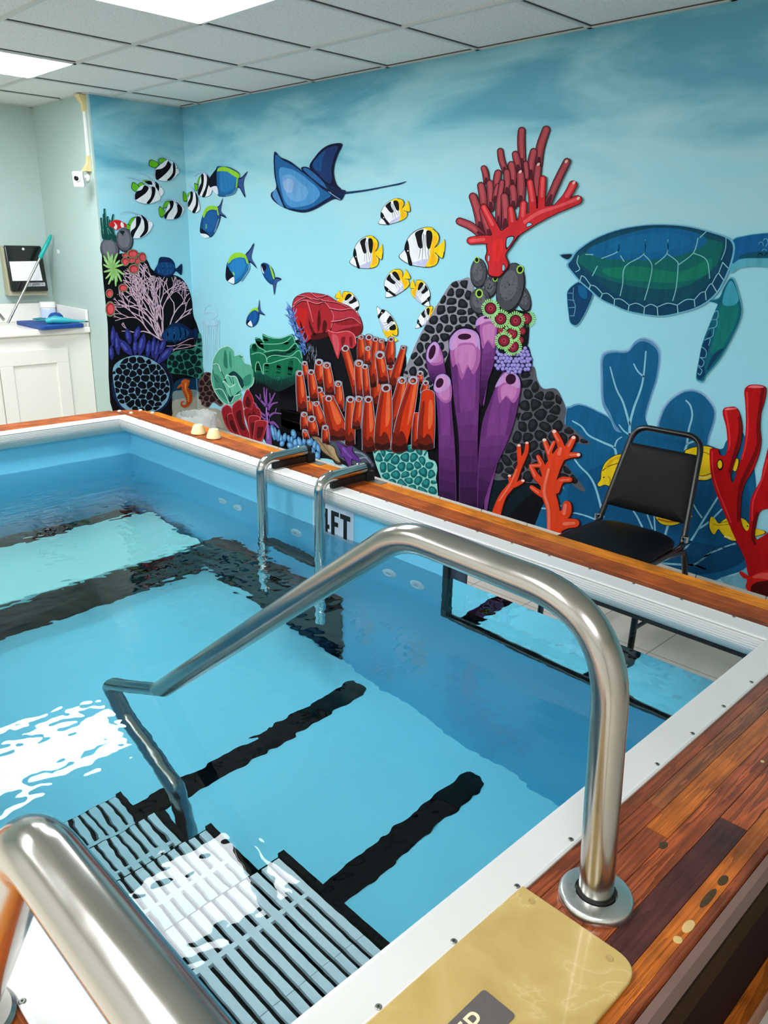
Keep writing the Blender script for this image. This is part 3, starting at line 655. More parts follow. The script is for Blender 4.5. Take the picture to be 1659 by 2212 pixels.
# --- towel dispenser
dp = thing('towel_dispenser', 'black paper towel dispenser on the alcove wall above the sink', 'dispenser', (-DX, -.9, .58))
xt, xb = -.815, -.765
tl_, tr_ = on(7, 529, 0, xt), on(88, 532, 0, xt); bl_, br_ = on(28, 630, 0, xb), on(106, 629, 0, xb)
y0, y1, zt, zb_ = (tl_.y+bl_.y)/2, (tr_.y+br_.y)/2, (tl_.z+tr_.z)/2, (bl_.z+br_.z)/2
def wedge(ya, yb, za, zb, xa, xtop, xbot):
    bm = nb(); v = [bm.verts.new(p) for p in ((xa, ya, zb), (xa, yb, zb), (xa, yb, za), (xa, ya, za), (xbot, ya, zb), (xbot, yb, zb), (xtop, yb, za), (xtop, ya, za))]
    for f in ((0, 1, 2, 3), (4, 7, 6, 5), (0, 4, 5, 1), (3, 2, 6, 7), (0, 3, 7, 4), (1, 5, 6, 2)): bm.faces.new([v[i] for i in f])
    return bm
obj('housing', wedge(y0-.012, y1+.004, zt-.004, zb_-.03, -DX+.002, xt-.022, xb-.028), mat('beige_plastic', (176, 168, 140), .5), dp, bevel=.004)
cov = obj('front_cover', wedge(y0, y1, zt, zb_, xt-.018, xt, xb), mat('smoky_black_plastic', (22, 22, 20), .14), dp, bevel=.012)
nrm = Vector((zt-zb_, 0, xb-xt)).normalized()
def oncov(px, py, off=.0012):
    d = ray(px, py); p0 = Vector((xt, 0, zt)); t = (p0-CAM).dot(nrm)/d.dot(nrm); return CAM+d*t+nrm*off
bm = nb(); quad(bm, [oncov(20, 565), oncov(27, 607), oncov(92, 606), oncov(83, 564)])
pp_ = obj('paper_note', bm, mat('white_paper', (240, 238, 240), .8, bump=.4, bscale=40), None, smooth='raw'); md = pp_.modifiers.new('s', 'SOLIDIFY'); md.thickness = .0006
setp(pp_, 'blank white paper taped on the black towel dispenser', 'paper')
bm = nb(); quad(bm, [oncov(56, 611), oncov(58, 619), oncov(98, 618), oncov(97, 610)])
stl = obj('label_strip', bm, mat('grey_label_tape', (178, 180, 180), .5), dp, smooth='raw'); md = stl.modifiers.new('s', 'SOLIDIFY'); md.thickness = .0005
me = textmesh('RT JAMES ½', .0235); me.materials.append(LET); lt = bpy.data.objects.new('lettering', me); col.objects.link(lt); lt.parent = stl; lt.matrix_parent_inverse = Matrix.Translation(-dp.location)
p1, p2, p3 = oncov(58, 615, .0022), oncov(97, 614, .0022), oncov(77, 614.5, .0022); xx = (p2-p1).normalized(); yy = nrm.cross(xx)
M = Matrix((xx, yy, nrm)).transposed().to_4x4(); M.translation = p3+dp.location*0; lt.matrix_parent_inverse = Matrix.Identity(4); lt.matrix_local = M
bm = nb(); lathe(bm, oncov(50, 538, .0), [(.009, -.001), (.009, .003), (.006, .006), (.0, .0062)], 18, 'x'); obj('sensor_light', bm, mat('white_button', (250, 250, 250), .3), dp, smooth=True)
# --- security camera, cable cover
cw = mat('white_camera_plastic', (236, 236, 230), .4)
sec = thing('security_camera', 'small white security camera on the pier wall at upper left', 'camera', (-.06, -DN, 1.37))
cc = on(170, 387, 1, -.80)
bm = nb(); box(bm, -.036, .036, -.014, .014, -.048, .048)
rot = Matrix.Rotation(math.radians(42), 4, 'Z') @ Matrix.Rotation(math.radians(10), 4, 'X')
for v in bm.verts: v.co = rot @ v.co + cc
obj('camera_body', bm, cw, sec, bevel=.008)
bm = nb(); lathe(bm, (0, 0, 0), [(.021, .0), (.021, -.006), (.016, -.009)], 24, 'y'); lathe(bm, (0, -.0091, 0), [(.0155, .001), (.0155, -.001), (.012, -.003), (0, -.0035)], 24, 'y', 1)
for v in bm.verts: v.co = rot @ (v.co+Vector((-.004, -.0165, .008))) + cc
obj('lens', bm, cw, sec, smooth=True, mats=[cw, mat('black_lens', (8, 8, 9), .1)])
wm = on(191, 383, 1, -DN)
bm = nb(); lathe(bm, (wm.x, -DN-.002, wm.z), [(.028, 0), (.028, -.008), (.02, -.014)], 20, 'y'); tube(bm, fillet([(wm.x, -DN-.012, wm.z), (wm.x-.01, -.745, wm.z+.004), tuple(cc+Vector((.02, .024, .004)))], .02, 6), .0095, 12)
obj('mount_arm', bm, cw, sec, smooth=True)
cv = thing('cable_cover', 'white cable cover with yellowed ends above the security camera', 'cable cover', (-.047, -DN, 1.66))
obj('raceway', bx(-.058, -.036, -DN-.017, -DN-.001, 1.50, 1.785), cw, cv, bevel=.003)
YEL = mat('yellowed_plastic_cap', (226, 206, 148), .5)
def flare(z0, z1, up):
    bm = nb(); a = [(-.062, -.032), (-.062, -.032), (-.10, -.030)]; zs = [z0, z0+(z1-z0)*.45, z1]; d = [.02, .022, .045]; rg = []
    for (xa, xb2), z, dd in zip(a, zs, d):
        rg.append([bm.verts.new(p) for p in ((xa, -DN-.001, z), (xb2, -DN-.001, z), (xb2, -DN-dd, z), (xa, -DN-dd, z))])
    for p, q in zip(rg, rg[1:]):
        for i in range(4): bm.faces.new((p[i], p[(i+1) % 4], q[(i+1) % 4], q[i]))
    bm.faces.new(rg[0]); bm.faces.new(rg[-1]); return bm
obj('upper_cap', flare(1.775, 1.872, 1), YEL, cv, label='yellowed cap at the ceiling'); obj('lower_cap', flare(1.51, 1.415, 0), YEL, cv, label='yellowed cap above the camera')
# --- scrap of tape
q = on(126, 543, 1, -DN)
bm = nb(); box(bm, q.x-.022, q.x+.022, -DN-.0012, -DN-.0003, q.z-.013, q.z+.013); box(bm, q.x-.004, q.x+.01, -DN-.0014, -DN-.0003, q.z-.018, q.z-.0131)
setp(obj('tape_scrap', bm, mat('white_tape', (232, 238, 234), .7), None), 'scrap of white tape on the pier wall beside the teal grip', 'tape')
# --- rug
RUG = mat('white_looped_rug', (196, 190, 182), .95, noise=.25, scale=260, bump=.9, bscale=220)
bm = nb(); prism(bm, rrect([(5.155, -2.7), (5.155, -1.2), (5.8, -1.2), (5.8, -2.7)], .02, 4), FL+.0005, FL+.02)
setp(obj('bath_rug', bm, RUG, None, bevel=.006), 'white looped bath rug at the bottom right corner beside the pool', 'rug')
# ======================= painted mural ===============================================
KR_ = {'P': (0, 0, 1), 'K1': (240, 300, .19289), 'K2': (420, 600, .217), 'K3': (620, 600, .217), 'K4': (860, 540, .28031), 'K5': (960, 250, .19289), 'K6': (1180, 460, .28873),
       'K7': (1040, 720, .37312), 'K8': (560, 290, .25316), 'K9': (200, 420, .217), 'KC': (1190, 900, .21097), 'KR': (1440, 820, .21705)}
M_R = thing('reef_mural', 'hand painted coral reef mural with fish, ray and turtle along the long blue wall', 'mural', (2.2, 0, -.36))
M_B = thing('reef_mural', 'narrow end of the reef mural with a pink sea fan, left of the corner', 'mural', (0, -.35, -.36))
def smooth(p, n=4, closed=True):
    out = []; L = len(p)
    for i in range(L if closed else L-1):
        g = (lambda k: p[k % L]) if closed else (lambda k: p[max(0, min(L-1, k))])
        a, b, c, d = g(i-1), g(i), g(i+1), g(i+2)
        for k in range(n):
            t = k/n
            out.append(tuple(.5*((2*b[j])+(-a[j]+c[j])*t+(2*a[j]-5*b[j]+4*c[j]-d[j])*t*t+(-a[j]+3*b[j]-3*c[j]+d[j])*t**3) for j in (0, 1)))
    if not closed: out.append(p[-1])
    return out
def inside(p, q):
    r = False; j = len(q)-1
    for i in range(len(q)):
        if (q[i][1] > p[1]) != (q[j][1] > p[1]) and p[0] < (q[j][0]-q[i][0])*(p[1]-q[i][1])/(q[j][1]-q[i][1])+q[i][0]: r = not r
        j = i
    return r
def cut(poly, f):
    """part of poly where f > 0 (straight cut)"""
    out = []
    for i in range(len(poly)):
        a, b = poly[i-1], poly[i]; fa, fb = f(a), f(b)
        if (fa > 0) != (fb > 0):
            t = fa/(fa-fb); out.append((a[0]+(b[0]-a[0])*t, a[1]+(b[1]-a[1])*t))
        if fb > 0: out.append(b)
    return out
def cornerx(y): return 396+(y-233)*.0479
class Fig:
    def __init__(s, name, label, lv, k='P', wall=None):
        s.name, s.label, s.lv, s.wall = name, label, lv, wall; s.n = 0; s.bm = {'r': None, 'b': None}; s.mats = []; s.k(k)
    def k(s, k): s.t = KR_[k]; return s
    def _mi(s, c):
        m = paint(c)
        if m not in s.mats: s.mats.append(m)
        return s.mats.index(m)
    def _put(s, w, px, c, off):
        if len(px) < 3: return
        if s.bm[w] is None: s.bm[w] = nb()
        bm = s.bm[w]; o = s.lv*.0009+off*.00006+.0006
        ps = [on(x, y, 1, -o) if w == 'r' else on(x, y, 0, o) for x, y in px]
        ps = [p for i, p in enumerate(ps) if (p-ps[i-1]).length > 1e-5]
        if len(ps) < 3: return
        mi = s._mi(c); vs = [bm.verts.new(p) for p in ps]
        fl = [Vector((p.x, p.z, 0)) if w == 'r' else Vector((p.y, p.z, 0)) for p in ps]
        for t in tessellate_polygon([fl]):
            try: bm.faces.new([vs[i] for i in t]).material_index = mi
            except ValueError: pass
    def poly(s, pts, c, sm=True, same=False):
        if not same: s.n += 1
        if sm: pts = smooth(pts)
        px = [(s.t[0]+x*s.t[2], s.t[1]+y*s.t[2]) for x, y in pts]
        if s.wall: s._put(s.wall, px, c, s.n)
        else:
            f = lambda p: p[0]-cornerx(p[1])
            v = [f(p) > 0 for p in px]
            if all(v): s._put('r', px, c, s.n)
            elif not any(v): s._put('b', px, c, s.n)
            else: s._put('r', cut(px, f), c, s.n); s._put('b', cut(px, lambda p: -f(p)), c, s.n)
        return s
    def ell(s, cx, cy, rx, ry, c, rot=0, n=18, same=False):
        a = math.radians(rot); ca, sa = math.cos(a), math.sin(a)
        return s.poly([(cx+rx*math.cos(t)*ca-ry*math.sin(t)*sa, cy+rx*math.cos(t)*sa+ry*math.sin(t)*ca) for t in [2*PI*i/n for i in range(n)]], c, False, same)
    def stroke(s, pts, w, c, same=False, sm=True, cap=True):
        n0 = len(pts); w = list(w) if isinstance(w, (list, tuple)) else [w]*n0
        if len(w) == 2 and n0 > 2: w = [w[0]+(w[1]-w[0])*i/(n0-1) for i in range(n0)]
        if sm and n0 > 2:
            ww = []
            for i in range(n0-1): ww += [w[i]+(w[i+1]-w[i])*k/4 for k in range(4)]
            w = ww+[w[-1]]; pts = smooth(pts, 4, False)
        L, R = [], []
        for i, p in enumerate(pts):
            a, b = pts[max(0, i-1)], pts[min(len(pts)-1, i+1)]; dx, dy = b[0]-a[0], b[1]-a[1]; l = math.hypot(dx, dy) or 1
            L.append((p[0]-dy/l*w[i]/2, p[1]+dx/l*w[i]/2)); R.append((p[0]+dy/l*w[i]/2, p[1]-dx/l*w[i]/2))
        def capp(i, j):
            p = pts[i]; a = pts[j]; dx, dy = p[0]-a[0], p[1]-a[1]; l = math.hypot(dx, dy) or 1; r = w[i]/2; an = math.atan2(dy, dx)
            return [(p[0]+r*math.cos(an+t), p[1]+r*math.sin(an+t)) for t in (PI/3, PI/9, -PI/9, -PI/3)]
        out = L + (capp(-1, -2) if cap and w[-1] > 2 else []) + R[::-1] + (capp(0, 1) if cap and w[0] > 2 else [])
        return s.poly(out, c, False, same)
    def cells(s, outline, net, cell, sp, shrink=.8, seed=1, hi=None):
        if net: s.poly(outline, net)
        out = smooth(outline); rnd = random.Random(seed); xs = [p[0] for p in out]; ys = [p[1] for p in out]; P = []
        y = min(ys)-sp; r = 0
        while y < max(ys)+sp:
            x = min(xs)-sp+(sp/2 if r % 2 else 0)
            while x < max(xs)+sp: P.append((x+rnd.uniform(-.33, .33)*sp, y+rnd.uniform(-.33, .33)*sp)); x += sp
            y += sp*.87; r += 1
        s.n += 1
        for a in P:
            if not inside(a, out): continue
            c = [(a[0]-2*sp, a[1]-2*sp), (a[0]+2*sp, a[1]-2*sp), (a[0]+2*sp, a[1]+2*sp), (a[0]-2*sp, a[1]+2*sp)]
            for b in P:
                if b is a or abs(b[0]-a[0]) > 2.6*sp or abs(b[1]-a[1]) > 2.6*sp: continue
                mx, my, dx, dy = (a[0]+b[0])/2, (a[1]+b[1])/2, b[0]-a[0], b[1]-a[1]
                c = cut(c, lambda p: -((p[0]-mx)*dx+(p[1]-my)*dy))
            if len(c) < 3: continue
            gx_, gy_ = sum(p[0] for p in c)/len(c), sum(p[1] for p in c)/len(c); q = []
            for p in c:
                k = shrink
                while k > .2 and not inside((gx_+(p[0]-gx_)*(k+.05), gy_+(p[1]-gy_)*(k+.05)), out): k -= .1
                q.append((gx_+(p[0]-gx_)*k, gy_+(p[1]-gy_)*k))
            mid = []
            for i in range(len(q)):
                mid += [((q[i-1][0]*.28+q[i][0]*.72), (q[i-1][1]*.28+q[i][1]*.72)), ((q[i][0]*.72+q[(i+1) % len(q)][0]*.28), (q[i][1]*.72+q[(i+1) % len(q)][1]*.28))]
            s.poly(mid, cell, False, True)
            if hi: s.n += 1; s.poly([(gx_+(p[0]-gx_)*.55-sp*.06, gy_+(p[1]-gy_)*.55-sp*.08) for p in mid], hi, False, True); s.n -= 1
        s.n += 2; return s
    def done(s):
        for w, par in (('r', M_R), ('b', M_B)):
            if s.bm[w] is None: continue
            o = obj(s.name, s.bm[w], None, par, smooth='raw', mats=s.mats); o['label'] = s.label
BLK_ = (10, 12, 20); SKY = (140, 204, 220)
def F(name, label, lv, k='P', wall=None): return Fig(name, label, lv, k, wall)
# --- sand and dark ground
f = F('painted_sand', 'grey painted sand at the corner', 0, 'K9')
f.poly([(760, 1840), (850, 1790), (1060, 1790), (1100, 1990), (1060, 2240), (740, 2240)], (16, 66, 96)); f.poly([(780, 1990), (900, 1950), (1060, 1970), (1080, 2240), (740, 2240)], (130, 150, 152))
f.poly([(770, 2080), (900, 2030), (1060, 2040), (1080, 2260), (720, 2260)], (176, 176, 162))
f.k('K2'); f.poly([(10, 1180), (60, 1220), (130, 1290), (260, 1320), (420, 1500), (700, 1700), (300, 1640), (10, 1600)], (172, 170, 154)); f.poly([(40, 1300), (120, 1340), (240, 1400), (280, 1500), (120, 1420)], (196, 192, 178)); f.done()
f = F('painted_dark_rock', 'black painted rock behind the sea fan', 1, 'K9')
f.poly([(95, 560), (270, 590), (420, 560), (540, 650), (610, 760), (840, 810), (930, 890), (985, 1030), (1003, 1200), (1040, 1300), (1085, 1480), (1092, 1750), (1050, 1830), (900, 1830), (800, 1900), (790, 2100), (740, 2240), (225, 2240), (150, 1300)], BLK_); f.done()
f = F('painted_dark_rock', 'black painted rock behind the orange tube sponges', 1, 'K3')
f.poly([(-20, 1700), (-60, 1400), (-80, 1000), (-10, 700), (150, 600), (400, 560), (560, 680), (690, 600), (760, 570), (900, 640), (1040, 640), (1080, 800), (1180, 760), (1200, 980), (1340, 1000), (1420, 1140), (1500, 1250), (1490, 1760), (1350, 2200), (900, 2000), (650, 1900), (400, 1800), (100, 1800)], BLK_); f.done()
f = F('painted_dark_rock', 'black painted rock below the green rose coral', 1, 'K2'); f.poly([(545, 1120), (575, 1040), (600, 960), (800, 940), (1060, 930), (1110, 1000), (1100, 1750), (790, 1720), (700, 1620), (600, 1400), (560, 1280)], BLK_); f.done()
f = F('painted_dark_rock', 'black painted rock behind the purple tube sponges', 1, 'K4')
f.poly([(240, 1000), (300, 820), (400, 690), (620, 590), (760, 660), (740, 850), (830, 960), (940, 980), (900, 1330), (740, 1740), (1000, 1790), (1160, 1830), (1100, 2000), (1000, 2200), (830, 2200), (600, 2120), (290, 2000), (280, 1600)], BLK_)
f.poly([(640, 1980), (740, 1760), (1000, 1800), (1140, 1850), (1000, 1900), (840, 2060), (780, 2120)], (10, 34, 44)); f.done()
# --- blue soft coral
f = F('painted_soft_coral', 'large blue leafy soft coral with pale veins behind the chair', 0, 'K7')
HAL, SB = (150, 186, 216), (20, 102, 146)
b1 = [(770, 560), (735, 480), (695, 400), (688, 250), (692, 125), (750, 95), (840, 95), (890, 45), (935, 22), (1000, 45), (1040, 110), (1025, 250), (985, 380), (955, 500), (980, 600), (860, 640)]
b2 = [(480, 480), (515, 420), (580, 408), (680, 450), (745, 490), (780, 560), (860, 600), (900, 760), (700, 1080), (500, 900)]
b3 = [(1010, 590), (1040, 450), (1100, 370), (1190, 322), (1280, 340), (1350, 420), (1358, 490), (1325, 600), (1290, 680), (1100, 680)]
b4 = [(140, 1060), (160, 985), (230, 925), (340, 885), (500, 900), (600, 1000), (760, 1100), (900, 1400), (400, 1280), (230, 1100)]
b5 = [(430, 660), (470, 630), (640, 680), (800, 590), (980, 560), (1290, 640), (1390, 670), (1420, 620), (1500, 560), (1560, 700), (1590, 880), (1570, 1100), (1560, 1330), (1400, 1410), (1300, 1430), (900, 1400), (560, 1200), (480, 900)]
def grow(p, k):
    cx = sum(a[0] for a in p)/len(p); cy = sum(a[1] for a in p)/len(p); return [(cx+(a[0]-cx)*k, cy+(a[1]-cy)*k) for a in p]
for b in (b1, b3): f.poly(b, HAL); f.poly([(x+(12 if x < sum(q[0] for q in b)/len(b) else -12)*.5, y+8) for x, y in b], (104, 152, 190), True)
for b in (b2, b4): f.poly(b, (120, 170, 204))
f.poly(b5, SB)
for b in (b1, b3): f.poly(grow(b, .91), SB)
for b in (b2, b4): f.poly(grow(b, .955), SB)
f.poly([(500, 900), (700, 760), (1000, 700), (1300, 720), (1500, 800), (1560, 1000), (1540, 1280), (1300, 1370), (900, 1340), (600, 1150)], (14, 90, 134))
f.poly([(1150, 1200), (1350, 1230), (1530, 1200), (1530, 1310), (1380, 1380), (1200, 1380)], (10, 74, 114))
V = (142, 198, 216)
for p, w in (([(865, 640), (858, 540), (880, 440), (920, 330), (938, 250), (952, 105)], (16, 9)), ([(858, 530), (820, 400), (780, 320), (745, 195)], (14, 7)), ([(938, 250), (905, 220), (882, 178)], (10, 7)), ([(870, 590), (830, 570), (797, 530)], (12, 7)),
             ([(780, 700), (765, 660), (700, 630), (620, 590), (580, 540), (527, 508)], (14, 8)), ([(770, 660), (785, 620), (812, 600)], (10, 6)), ([(705, 1060), (680, 960), (655, 880), (620, 820), (570, 770), (540, 730)], (14, 9)),
             ([(690, 1090), (600, 1055), (530, 1040), (520, 1060)], (10, 7)), ([(460, 1000), (430, 965)], 8), ([(375, 1015), (300, 1010), (262, 1028)], (10, 8)), ([(1190, 640), (1200, 560), (1220, 480), (1210, 420), (1185, 390)], (12, 9)), ([(1180, 680), (1195, 640), (1265, 615)], (16, 8)),
             ([(930, 1120), (900, 1060), (880, 1030)], (12, 8)), ([(990, 1130), (975, 1090), (960, 1050)], 9), ([(1005, 1140), (1000, 1060)], 9), ([(1060, 1180), (1080, 1110)], 14), ([(1170, 1260), (1220, 1190), (1280, 1090), (1330, 1010), (1368, 950)], (12, 11)), ([(1275, 1065), (1250, 1030), (1228, 992)], (10, 7)), ([(1260, 1130), (1320, 1090), (1390, 1020)], (12, 10)),
             ([(1020, 1330), (1180, 1340), (1240, 1335), (1330, 1270), (1475, 1215)], (12, 11)), ([(1235, 1340), (1295, 1365)], 10), ([(1320, 1280), (1350, 1245)], 8), ([(1040, 1320), (1130, 1280)], 14)):
    f.stroke(p, w, V, same=True)
f.poly([(1380, 1420), (1470, 1400), (1560, 1340), (1700, 1300), (1700, 1600), (1500, 1500)], (126, 186, 206)); f.done()
# --- left end of the reef (end wall)
f = F('painted_anemone', 'dark green painted anemone at the left edge', 2, 'K9')
for i, (a, b) in enumerate((((120, 440), (85, 240)), ((140, 440), (110, 200)), ((150, 420), (118, 150)), ((175, 430), (150, 225)), ((200, 430), (170, 260)), ((190, 380), (205, 205)), ((215, 450), (130, 300)), ((230, 460), (200, 310)), ((110, 430), (95, 330)), ((165, 440), (140, 330)))):
    f.stroke([a, ((a[0]+b[0])/2-4, (a[1]+b[1])/2), b], (34, 20), (24, 82, 78)); f.stroke([(a[0]*.6+b[0]*.4+5, a[1]*.6+b[1]*.4), (b[0]+5, b[1]+8)], 6, (96, 158, 148))
f.done()
f = F('painted_clownfish', 'small red and white painted fish in the anemone', 3, 'K9')
f.poly([(160, 300), (195, 265), (225, 253), (268, 256), (300, 275), (330, 290), (340, 318), (318, 330), (280, 335), (235, 356), (195, 330)], (206, 44, 44)); f.poly([(212, 275), (245, 310), (235, 350), (212, 330), (225, 305)], (240, 225, 225)); f.poly([(285, 275), (306, 290), (312, 326), (290, 328), (278, 305)], (240, 225, 225)); f.done()
for cx, cy, rx, ry, ro, lb in ((172, 545, 96, 118, -14, 'grey painted barrel sponge at the left edge'), (320, 455, 88, 122, -6, 'grey painted barrel sponge under the small red fish')):
    f = F('painted_barrel_sponge', lb, 3 if cx > 200 else 2, 'K9', 'b')
    f.ell(cx, cy, rx, ry, (52, 52, 60), ro); f.ell(cx-4, cy-6, rx*.9, ry*.92, (100, 100, 110), ro); f.ell(cx-8, cy-12, rx*.66, ry*.72, (122, 122, 132), ro)
    if cx > 200: f.poly([(270, 370), (300, 360), (322, 372), (308, 392), (305, 412), (290, 395)], (20, 50, 44))
    f.done()
f = F('painted_anemone', 'pale green painted anemone with long arms', 4, 'K9')
for tx, ty in ((112, 615), (150, 575), (195, 600), (245, 590), (268, 660), (300, 700), (310, 800), (285, 862), (242, 862), (200, 850), (230, 908), (160, 890), (135, 835), (118, 770), (112, 700), (120, 650), (180, 620), (225, 640)):
    m_ = ((205+tx)/2+(ty-735)*.06, (735+ty)/2-(tx-205)*.06); f.stroke([(205, 735), m_, (tx, ty)], [10, 25, 15], (152, 196, 120)); f.stroke([m_, (tx*.9+20, ty*.9+73)], 7, (186, 222, 160))
f.done()
MUSH = ((325, 605, 34, 24), (325, 668, 40, 46), (390, 655, 36, 32), (447, 662, 32, 36), (495, 625, 42, 52), (400, 590, 60, 46), (410, 742, 54, 50), (303, 930, 48, 42), (168, 985, 38, 46), (176, 1140, 50, 78))
for grp, lb in ((MUSH[:6], 'cluster of red painted mushroom corals under the grey sponge'), (MUSH[6:7], 'single red painted mushroom coral below the cluster'), (MUSH[7:8], 'small red painted mushroom coral left of the pink fan'), (MUSH[8:9], 'small red painted mushroom coral at the wall edge'), (MUSH[9:], 'lowest and largest red painted mushroom coral at the wall edge')):
    f = F('painted_mushroom_coral', lb, 4, 'K9')
    for cx, cy, rx, ry in grp:
        f.ell(cx, cy, rx, ry, (128, 140, 108)); f.ell(cx, cy, rx*.82, ry*.8, (176, 48, 58)); f.ell(cx+4, cy+5, rx*.6, ry*.58, (224, 92, 98))
    f.done()
f = F('painted_sea_fan', 'pink branching painted sea fan on black', 3, 'K9')
rnd = random.Random(12); fan = [(690, 1450), (560, 1420), (230, 1350), (190, 1240), (200, 1060), (290, 900), (300, 760), (420, 690), (520, 660), (600, 800), (640, 820), (830, 820), (960, 900), (985, 1050), (1000, 1150), (1010, 1260), (900, 1300), (760, 1330)]
segs = []
def branch(x, y, a, L, w, d):
    if d == 0 or len(segs) > 900: return
    a2 = a+rnd.uniform(-.14, .14); mx_, my_ = x+math.cos(a2)*L*.5, y+math.sin(a2)*L*.5; a3 = a2+rnd.uniform(-.22, .22); ex_, ey_ = mx_+math.cos(a3)*L*.5, my_+math.sin(a3)*L*.5
    if not inside((ex_, ey_), fan): L *= .5; ex_, ey_ = x+math.cos(a3)*L, y+math.sin(a3)*L; d = 1
    if not inside((ex_, ey_), fan): return
    segs.append(([(x, y), (mx_, my_), (ex_, ey_)], w))
    for s_ in ((-1, 1) if rnd.random() < .75 else (rnd.choice((-1, 1)),)): branch(ex_, ey_, a3+s_*rnd.uniform(.16, .42), L*rnd.uniform(.72, .95), max(5.5, w*.84), d-1)
for a, L, dd in ((-2.62, 120, 7), (-2.4, 150, 7), (-2.2, 160, 8), (-2.02, 180, 8), (-1.88, 200, 8), (-1.74, 210, 8), (-1.55, 190, 8), (-1.38, 170, 8), (-1.2, 150, 8), (-1.0, 130, 8), (-.8, 110, 7)): branch(690, 1450, a, L, 14, dd)
for p, w in segs: f.stroke(p, (w, w*.9), (228, 190, 208), same=True, cap=False)
for p in ([(740, 1510), (840, 1500), (960, 1440), (1030, 1430)], [(760, 1545), (900, 1530), (1030, 1500)], [(800, 1560), (880, 1500), (980, 1500)]): f.stroke(p, 8, (200, 160, 180))
f.done()
def banded(name, lb, body, k, lv):
    f = F(name, lb, lv, k); f.poly(body, (20, 48, 92)); return f
f = F('painted_blue_fish', 'dark blue painted fish with pale bars above the sea fan', 4, 'K9'); f.poly([(612, 765), (648, 695), (662, 640), (690, 622), (770, 633), (815, 680), (830, 738), (890, 690), (886, 802), (832, 765), (800, 800), (745, 822), (680, 812), (640, 790)], (18, 44, 86)); f.poly([(640, 760), (655, 690), (720, 672), (800, 690), (815, 740), (790, 790), (700, 800)], (20, 76, 128))
for p in ([(690, 690), (700, 740), (694, 785)], [(735, 685), (748, 740), (742, 795)], [(772, 695), (782, 740), (776, 790)], [(655, 705), (668, 740), (655, 780)]): f.stroke(p, 9, (66, 118, 170), same=True)
f.done()
f = F('painted_blue_fish', 'dark blue painted fish with pale bars below the sea fan', 5, 'K9'); f.poly([(685, 1420), (718, 1350), (775, 1292), (860, 1278), (940, 1315), (985, 1350), (1040, 1335), (1045, 1440), (965, 1420), (905, 1455), (835, 1472), (845, 1530), (805, 1475), (740, 1465)], (18, 42, 82)); f.poly([(700, 1415), (735, 1350), (820, 1318), (930, 1340), (960, 1390), (890, 1440), (760, 1450)], (20, 74, 124))
for p in ([(740, 1345), (750, 1400), (738, 1450)], [(800, 1325), (815, 1390), (806, 1455)], [(865, 1325), (878, 1390), (868, 1450)], [(918, 1345), (928, 1390), (918, 1430)]): f.stroke(p, 11, (66, 116, 164), same=True)
f.done()
f = F('painted_leaf_coral', 'row of purple blue painted pointed leaves', 4, 'K9')
for (bx_, by_), (tx, ty), w in (((200, 1500), (205, 1310), 52), ((190, 1640), (185, 1500), 50), ((255, 1590), (238, 1370), 58), ((370, 1480), (340, 1330), 62), ((425, 1450), (460, 1312), 62), ((385, 1590), (262, 1440), 80), ((425, 1590), (425, 1440), 55), ((468, 1590), (512, 1385), 74), ((548, 1610), (562, 1450), 54), ((600, 1620), (612, 1410), 52), ((625, 1650), (655, 1450), 52), ((668, 1580), (722, 1432), 58), ((655, 1670), (800, 1512), 74)):
    p = [(bx_, by_), (bx_*.65+tx*.35, by_*.65+ty*.35), (bx_*.3+tx*.7, by_*.3+ty*.7), (tx, ty)]
    f.stroke(p, [w*.45, w*1.12, w*.98, 6], (22, 22, 52)); f.stroke(p, [w*.35, w*.96, w*.82, 5], (54, 58, 132)); f.stroke([(p[1][0]-w*.12, p[1][1]), (p[2][0]-w*.1, p[2][1])], [w*.34, w*.28], (84, 92, 176))
f.done()
f = F('painted_brain_coral', 'round black painted coral with a pale blue net', 3, 'K9', 'b'); f.ell(497, 1905, 312, 312, (24, 44, 78)); f.ell(500, 1890, 296, 285, (18, 26, 48))
f.cells([(200, 1760), (260, 1660), (400, 1605), (520, 1615), (660, 1690), (740, 1800), (770, 1930), (740, 2060), (640, 2150), (480, 2180), (330, 2140), (240, 2020)], (132, 176, 200), (9, 14, 26), 70, .94, 4); f.done()
f = F('painted_honeycomb_coral', 'dark green painted honeycomb coral at the corner', 3, 'K9'); f.cells([(770, 1590), (900, 1545), (1010, 1525), (1055, 1380), (1086, 1430), (1092, 1680), (1104, 1770), (1062, 1835), (930, 1795), (770, 1775), (742, 1700)], (58, 136, 118), (8, 40, 42), 76, .92, 2); f.done()
f = F('painted_seahorse', 'orange painted seahorse by the corner', 4, 'K9', 'b'); f.stroke([(925, 1875), (918, 1930), (950, 1985), (962, 2045), (945, 2095), (910, 2110), (885, 2092), (890, 2066), (910, 2064)], [80, 62, 82, 58, 34, 26, 22, 16, 8], (190, 84, 30)); f.stroke([(930, 1882), (880, 1900), (846, 1926)], [62, 30, 12], (196, 92, 36)); f.stroke([(930, 1860), (925, 1935), (950, 2000), (955, 2060)], [26, 16, 24, 14], (236, 150, 66)); f.poly([(880, 1868), (905, 1845), (930, 1852), (962, 1846), (966, 1868), (930, 1880)], (206, 104, 44))
for y in range(1950, 2080, 18): f.stroke([(930, y), (990-abs(y-2000)*.2, y-6)], 5, (150, 52, 22), same=True)
f.done()
f = F('painted_honeycomb_coral', 'small brown painted honeycomb coral', 3, 'K9', 'r'); f.cells([(1058, 1870), (1090, 1790), (1140, 1768), (1192, 1790), (1205, 1850), (1232, 1960), (1300, 2060), (1272, 2110), (1200, 2070), (1150, 2122), (1090, 2090), (1062, 1990)], (112, 90, 90), (46, 26, 26), 66, .87, 3); f.done()
